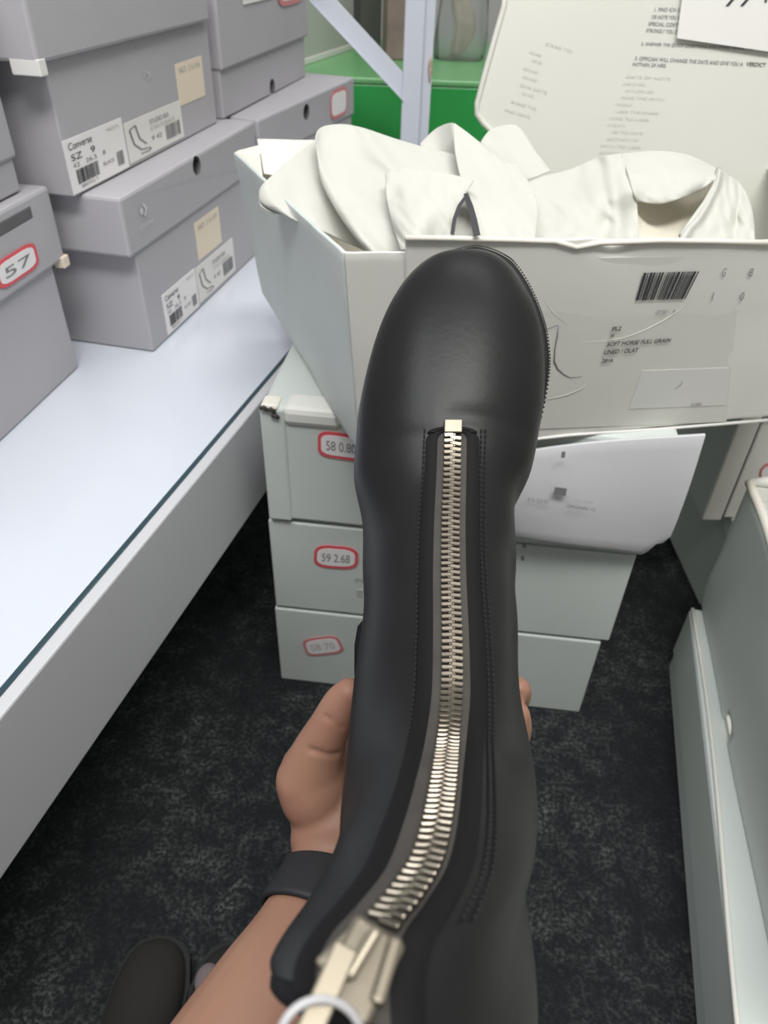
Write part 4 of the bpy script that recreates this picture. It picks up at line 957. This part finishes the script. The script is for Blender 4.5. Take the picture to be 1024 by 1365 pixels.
# palm: from wrist to the knuckles, behind the heel of the boot
limb([(452, 1125, .450, .0290, .0185), (462, 1075, .462, .0360, .0180), (490, 1030, .480, .0400, .0160), (525, 1000, .492, .0400, .0135)])
hand.add(*ell(W(417, 1045, .447), (.0215, .0290, .0180), CAX))       # thenar
hand.add(*ell(W(470, 1085, .452), (.0260, .0230, .0180), CAX))
# thumb
limb([(412, 1042, .446, .0205, .0170), (424, 1003, .440, .0158, .0145), (440, 968, .432, .0125, .0120), (456, 938, .427, .0112, .0105), (466, 924, .424, .0092, .0088)])
# fingers, curling round behind the heel counter to the far side
limb([(530, 1000, .492, .0100, .0100), (600, 985, .500, .0095, .0095), (668, 958, .478, .0088, .0088), (690, 930, .448, .0080, .0080), (691, 918, .432, .0072, .0072)])
limb([(535, 1030, .485, .0102, .0102), (605, 1030, .490, .0096, .0096), (672, 1010, .468, .0088, .0088), (690, 976, .438, .0082, .0082), (690, 952, .425, .0074, .0074)])
limb([(532, 1062, .474, .0098, .0098), (600, 1068, .474, .0092, .0092), (662, 1052, .452, .0085, .0085), (682, 1020, .425, .0078, .0078), (682, 1000, .412, .0070, .0070)])
limb([(520, 1090, .462, .0088, .0088), (580, 1104, .458, .0080, .0080), (628, 1098, .440, .0074, .0074), (648, 1078, .420, .0068, .0068), (650, 1064, .41, .006, .006)])
person = hand.build('person', M['skin'], None, True, loc=W(440, 1150, .44))
bake(person, ('REMESH', dict(mode='VOXEL', voxel_size=0.0016)), ('SMOOTH', dict(factor=0.5, iterations=9)))
me = person.data
# creases of the thumb joint, the thumb root and the wrist, pressed into the surface
def crease(pts, dpt, wd):
    P = [W(*p) - ORIG[person] for p in pts]; S = []
    for a, b in zip(P, P[1:]): S += [a * (1 - k / 8) + b * k / 8 for k in range(9)]
    S = np.array(S); nv = len(me.vertices); co = np.empty(nv * 3); me.vertices.foreach_get('co', co); co = co.reshape(-1, 3)
    no = np.empty(nv * 3); me.vertices.foreach_get('normal', no); no = no.reshape(-1, 3)
    d = np.min(np.linalg.norm(co[:, None, :] - S[None], axis=2), axis=1) if nv * len(S) < 4e6 else np.min(np.stack([np.linalg.norm(co - s, axis=1) for s in S]), axis=0)
    co -= no * (dpt * np.exp(-(d / wd) ** 2))[:, None]; me.vertices.foreach_set('co', co.ravel()); me.update()
crease([(430, 955, .419), (446, 960, .420), (456, 968, .421)], 0.0011, 0.0016)
crease([(410, 1000, .424), (430, 1003, .425), (456, 1008, .428)], 0.0016, 0.0022)
crease([(386, 1142, .418), (420, 1146, .419), (450, 1153, .420), (490, 1162, .420)], 0.0012, 0.0014)
me.polygons.foreach_set('use_smooth', [True] * len(me.polygons))
tag(person, 'person whose bare left hand and forearm hold the boot up from below', 'person'); ORIG[person] = np.array(person.location)
# thumb nail is on the far side; black cuff round the wrist
P = np.array(ARM, float); cf = []; ff = []; tt = np.linspace(1.05, 2.42, 22); Q = crom(P, tt); C = np.array([W(*q[:3]) for q in Q])
for i in range(len(Q)):
    t = unit(C[min(i + 1, len(Q) - 1)] - C[max(i - 1, 0)]); vw = unit(C[i] - CAM); a = unit(np.cross(t, vw)); b = np.cross(t, a)
    g_ = 0.0030 if 0 < i < len(Q) - 1 else 0.0012
    for k in range(40): cf.append(C[i] + a * (Q[i][3] + g_) * math.cos(2 * math.pi * k / 40) + b * (Q[i][4] + g_) * math.sin(2 * math.pi * k / 40))
ff = [(i * 40 + k, i * 40 + (k + 1) % 40, (i + 1) * 40 + (k + 1) % 40, (i + 1) * 40 + k) for i in range(len(Q) - 1) for k in range(40)]
o = mesh_obj('wrist_cuff', cf, ff, M['band'], person, True); o['label'] = 'wide black stretch cuff'
bake(o, ('SOLIDIFY', dict(thickness=0.002, offset=0.0)))

# ------------------------------------------------------------------ the rest of the squatting person, unseen, added to shade the lower part of the view
def limbw(rows, sub=4, seg=18):
    Q = crom(np.array(rows, float), np.linspace(0, len(rows) - 1, (len(rows) - 1) * sub + 1)); v = []; f = []
    for i in range(len(Q)):
        t = unit(Q[min(i + 1, len(Q) - 1)][:3] - Q[max(i - 1, 0)][:3]); a = unit(np.cross(t, [0.02, 1, 0.05])); b = np.cross(t, a)
        for k in range(seg): v.append(Q[i][:3] + a * Q[i][3] * math.cos(2 * math.pi * k / seg) + b * Q[i][4] * math.sin(2 * math.pi * k / seg))
    for i in range(len(Q) - 1): f += [(i * seg + k, i * seg + (k + 1) % seg, (i + 1) * seg + (k + 1) % seg, (i + 1) * seg + k) for k in range(seg)]
    return v, f + [tuple(range(seg)), tuple(range((len(Q) - 1) * seg, len(Q) * seg))]
e0 = W(290, 1480, .350)
skin2 = MB()
skin2.add(*limbw([(*e0, .041, .037), (-.125, -.03, .355, .041, .041), (-.150, -.10, .44, .043, .043), (-.165, -.18, .57, .046, .048), (-.13, -.20, .63, .05, .05)]))
skin2.add(*limbw([(0, -.20, .60, .05, .05), (0, -.19, .70, .048, .050), (0, -.19, .76, .05, .055)]))
skin2.add(*ell((0, -.19, .83), (.074, .092, .110), np.eye(3)))
skin2.add(*limbw([(.15, -.20, .62, .045, .045), (.215, -.17, .50, .042, .042), (.225, -.12, .50, .040, .040), (.17, -.09, .63, .032, .030), (.11, -.07, .745, .026, .024), (.085, -.055, .79, .030, .018)]))
tmpo = skin2.build('person_rest', M['skin'], None, True)
bmx = bmesh.new(); bmx.from_mesh(person.data); n0 = len(bmx.verts)
m2 = tmpo.data; m2.transform(Matrix.Translation(Vector(ORIG[tmpo] - ORIG[person]))); bmx.from_mesh(m2); bmx.to_mesh(person.data); bmx.free()
person.data.polygons.foreach_set('use_smooth', [True] * len(person.data.polygons))
bpy.data.objects.remove(tmpo); bpy.data.meshes.remove(m2)
M['shirt'] = mat('dark_shirt', (0.03, 0.032, 0.036), 0.9); M['trousers'] = mat('dark_trousers', (0.02, 0.02, 0.022), 0.9); M['hair'] = mat('dark_hair', (0.012, 0.010, 0.009), 0.6)
sm = MB(); sm.add(*limbw([(0, -.26, .10, .15, .12), (0, -.26, .22, .165, .125), (0, -.24, .40, .165, .12), (0, -.21, .54, .185, .11), (0, -.20, .62, .13, .085), (0, -.195, .665, .06, .06)]))
for sx in (-1, 1): sm.add(*limbw([(sx * .10, -.205, .595, .065, .065), (sx * .165, -.20, .575, .062, .062), (sx * (.160 if sx < 0 else .20), -.145, .50, .056, .056)]))
sh_ = sm.build('shirt', M['shirt'], person, True)
tr_ = MB()
for sx in (-1, 1): tr_.add(*limbw([(sx * .08, -.27, .14, .10, .10), (sx * .15, -.12, .30, .085, .085), (sx * .20, .00, .40, .066, .066), (sx * .20, .035, .37, .064, .064), (sx * .195, .02, .22, .056, .056), (sx * .195, .02, .11, .05, .05)]))
tr_.build('trousers', M['trousers'], person, True)
hv, hf = ell((0, -.205, .855), (.080, .088, .100), np.eye(3)); mesh_obj('hair', hv, hf, M['hair'], person, True)

# ------------------------------------------------------------------ two dark shoes on the carpet, lower left
def shoe(name, label, toe_px, dirv, scale, group):
    t = Zp(*toe_px, 0.0); d = unit([dirv[0], dirv[1], 0]); s = np.array([-d[1], d[0], 0]) * -1
    r = thing(name, label, 'shoe', t - d * 0.12, group)
    prof = [(0.0, .006, .018), (.006, .022, .032), (.02, .033, .042), (.05, .040, .050), (.09, .041, .058), (.13, .036, .075), (.17, .032, .095), (.22, .031, .10), (.26, .026, .095), (.275, .012, .06)]
    v = []; K = 24
    for x, wd, h in prof:
        for k in range(K):
            an = math.pi * k / (K - 1); v.append(t - d * x * scale + s * wd * scale * math.cos(an) + np.array([0, 0, 0.012 + (h - .012) * scale * math.sin(an) ** .8]))
    f = [(j * K + k, j * K + k + 1, (j + 1) * K + k + 1, (j + 1) * K + k) for j in range(len(prof) - 1) for k in range(K - 1)] + [tuple(range(K)), tuple(range(len(v) - K, len(v)))]
    f += [(j * K, j * K + K - 1, (j + 1) * K + K - 1, (j + 1) * K) for j in range(len(prof) - 1)]
    o = mesh_obj('shoe_upper', v, f, M['shoe_dark'], r, True); bake(o, ('SUBSURF', dict(levels=1)))
    sv = []
    for z in (0.0, 0.014):
        sv += [t - d * (x * scale - .003) + s * (wd + .003) * scale * sg_ + np.array([0, 0, z + 0.0006]) for sg_, rows in ((1, prof), (-1, prof[::-1])) for x, wd, h in rows]
    n = len(prof) * 2; mesh_obj('shoe_sole', sv, [tuple(range(n)), tuple(range(n, 2 * n))] + [(k, (k + 1) % n, (k + 1) % n + n, k + n) for k in range(n)], M['shoe_sole'], r)
    for x in (.115, .135, .155):
        h = np.interp(x, [p[0] for p in prof], [p[2] for p in prof])
        vv, fx = tube([t - d * x * scale + s * y + np.array([0, 0, 0.012 + (h - .012) * scale * math.sqrt(max(0, 1 - (y / .045) ** 2)) + .001]) for y in np.linspace(-.018, .018, 7)], .003, 6)
        mesh_obj('lace', vv, fx, M['shoe_lace'], r, True)
    return r
shoe('canvas_shoe', 'dark canvas shoe toe on the carpet left of the forearm', (220, 1260), (0.02, 1), 0.84, 'shoes worn below')
r_ = shoe('canvas_shoe', 'second dark shoe mostly hidden behind the forearm', (318, 1268), (0.0, 1), 0.90, 'shoes worn below')

vv, fx = ell(Zp(276, 1306, 0.050), (.011, .014, .006), np.eye(3)); o = mesh_obj('side_tab', vv, fx, M['shoe_lace'], r_, True); o['label'] = 'pinkish grey tab'
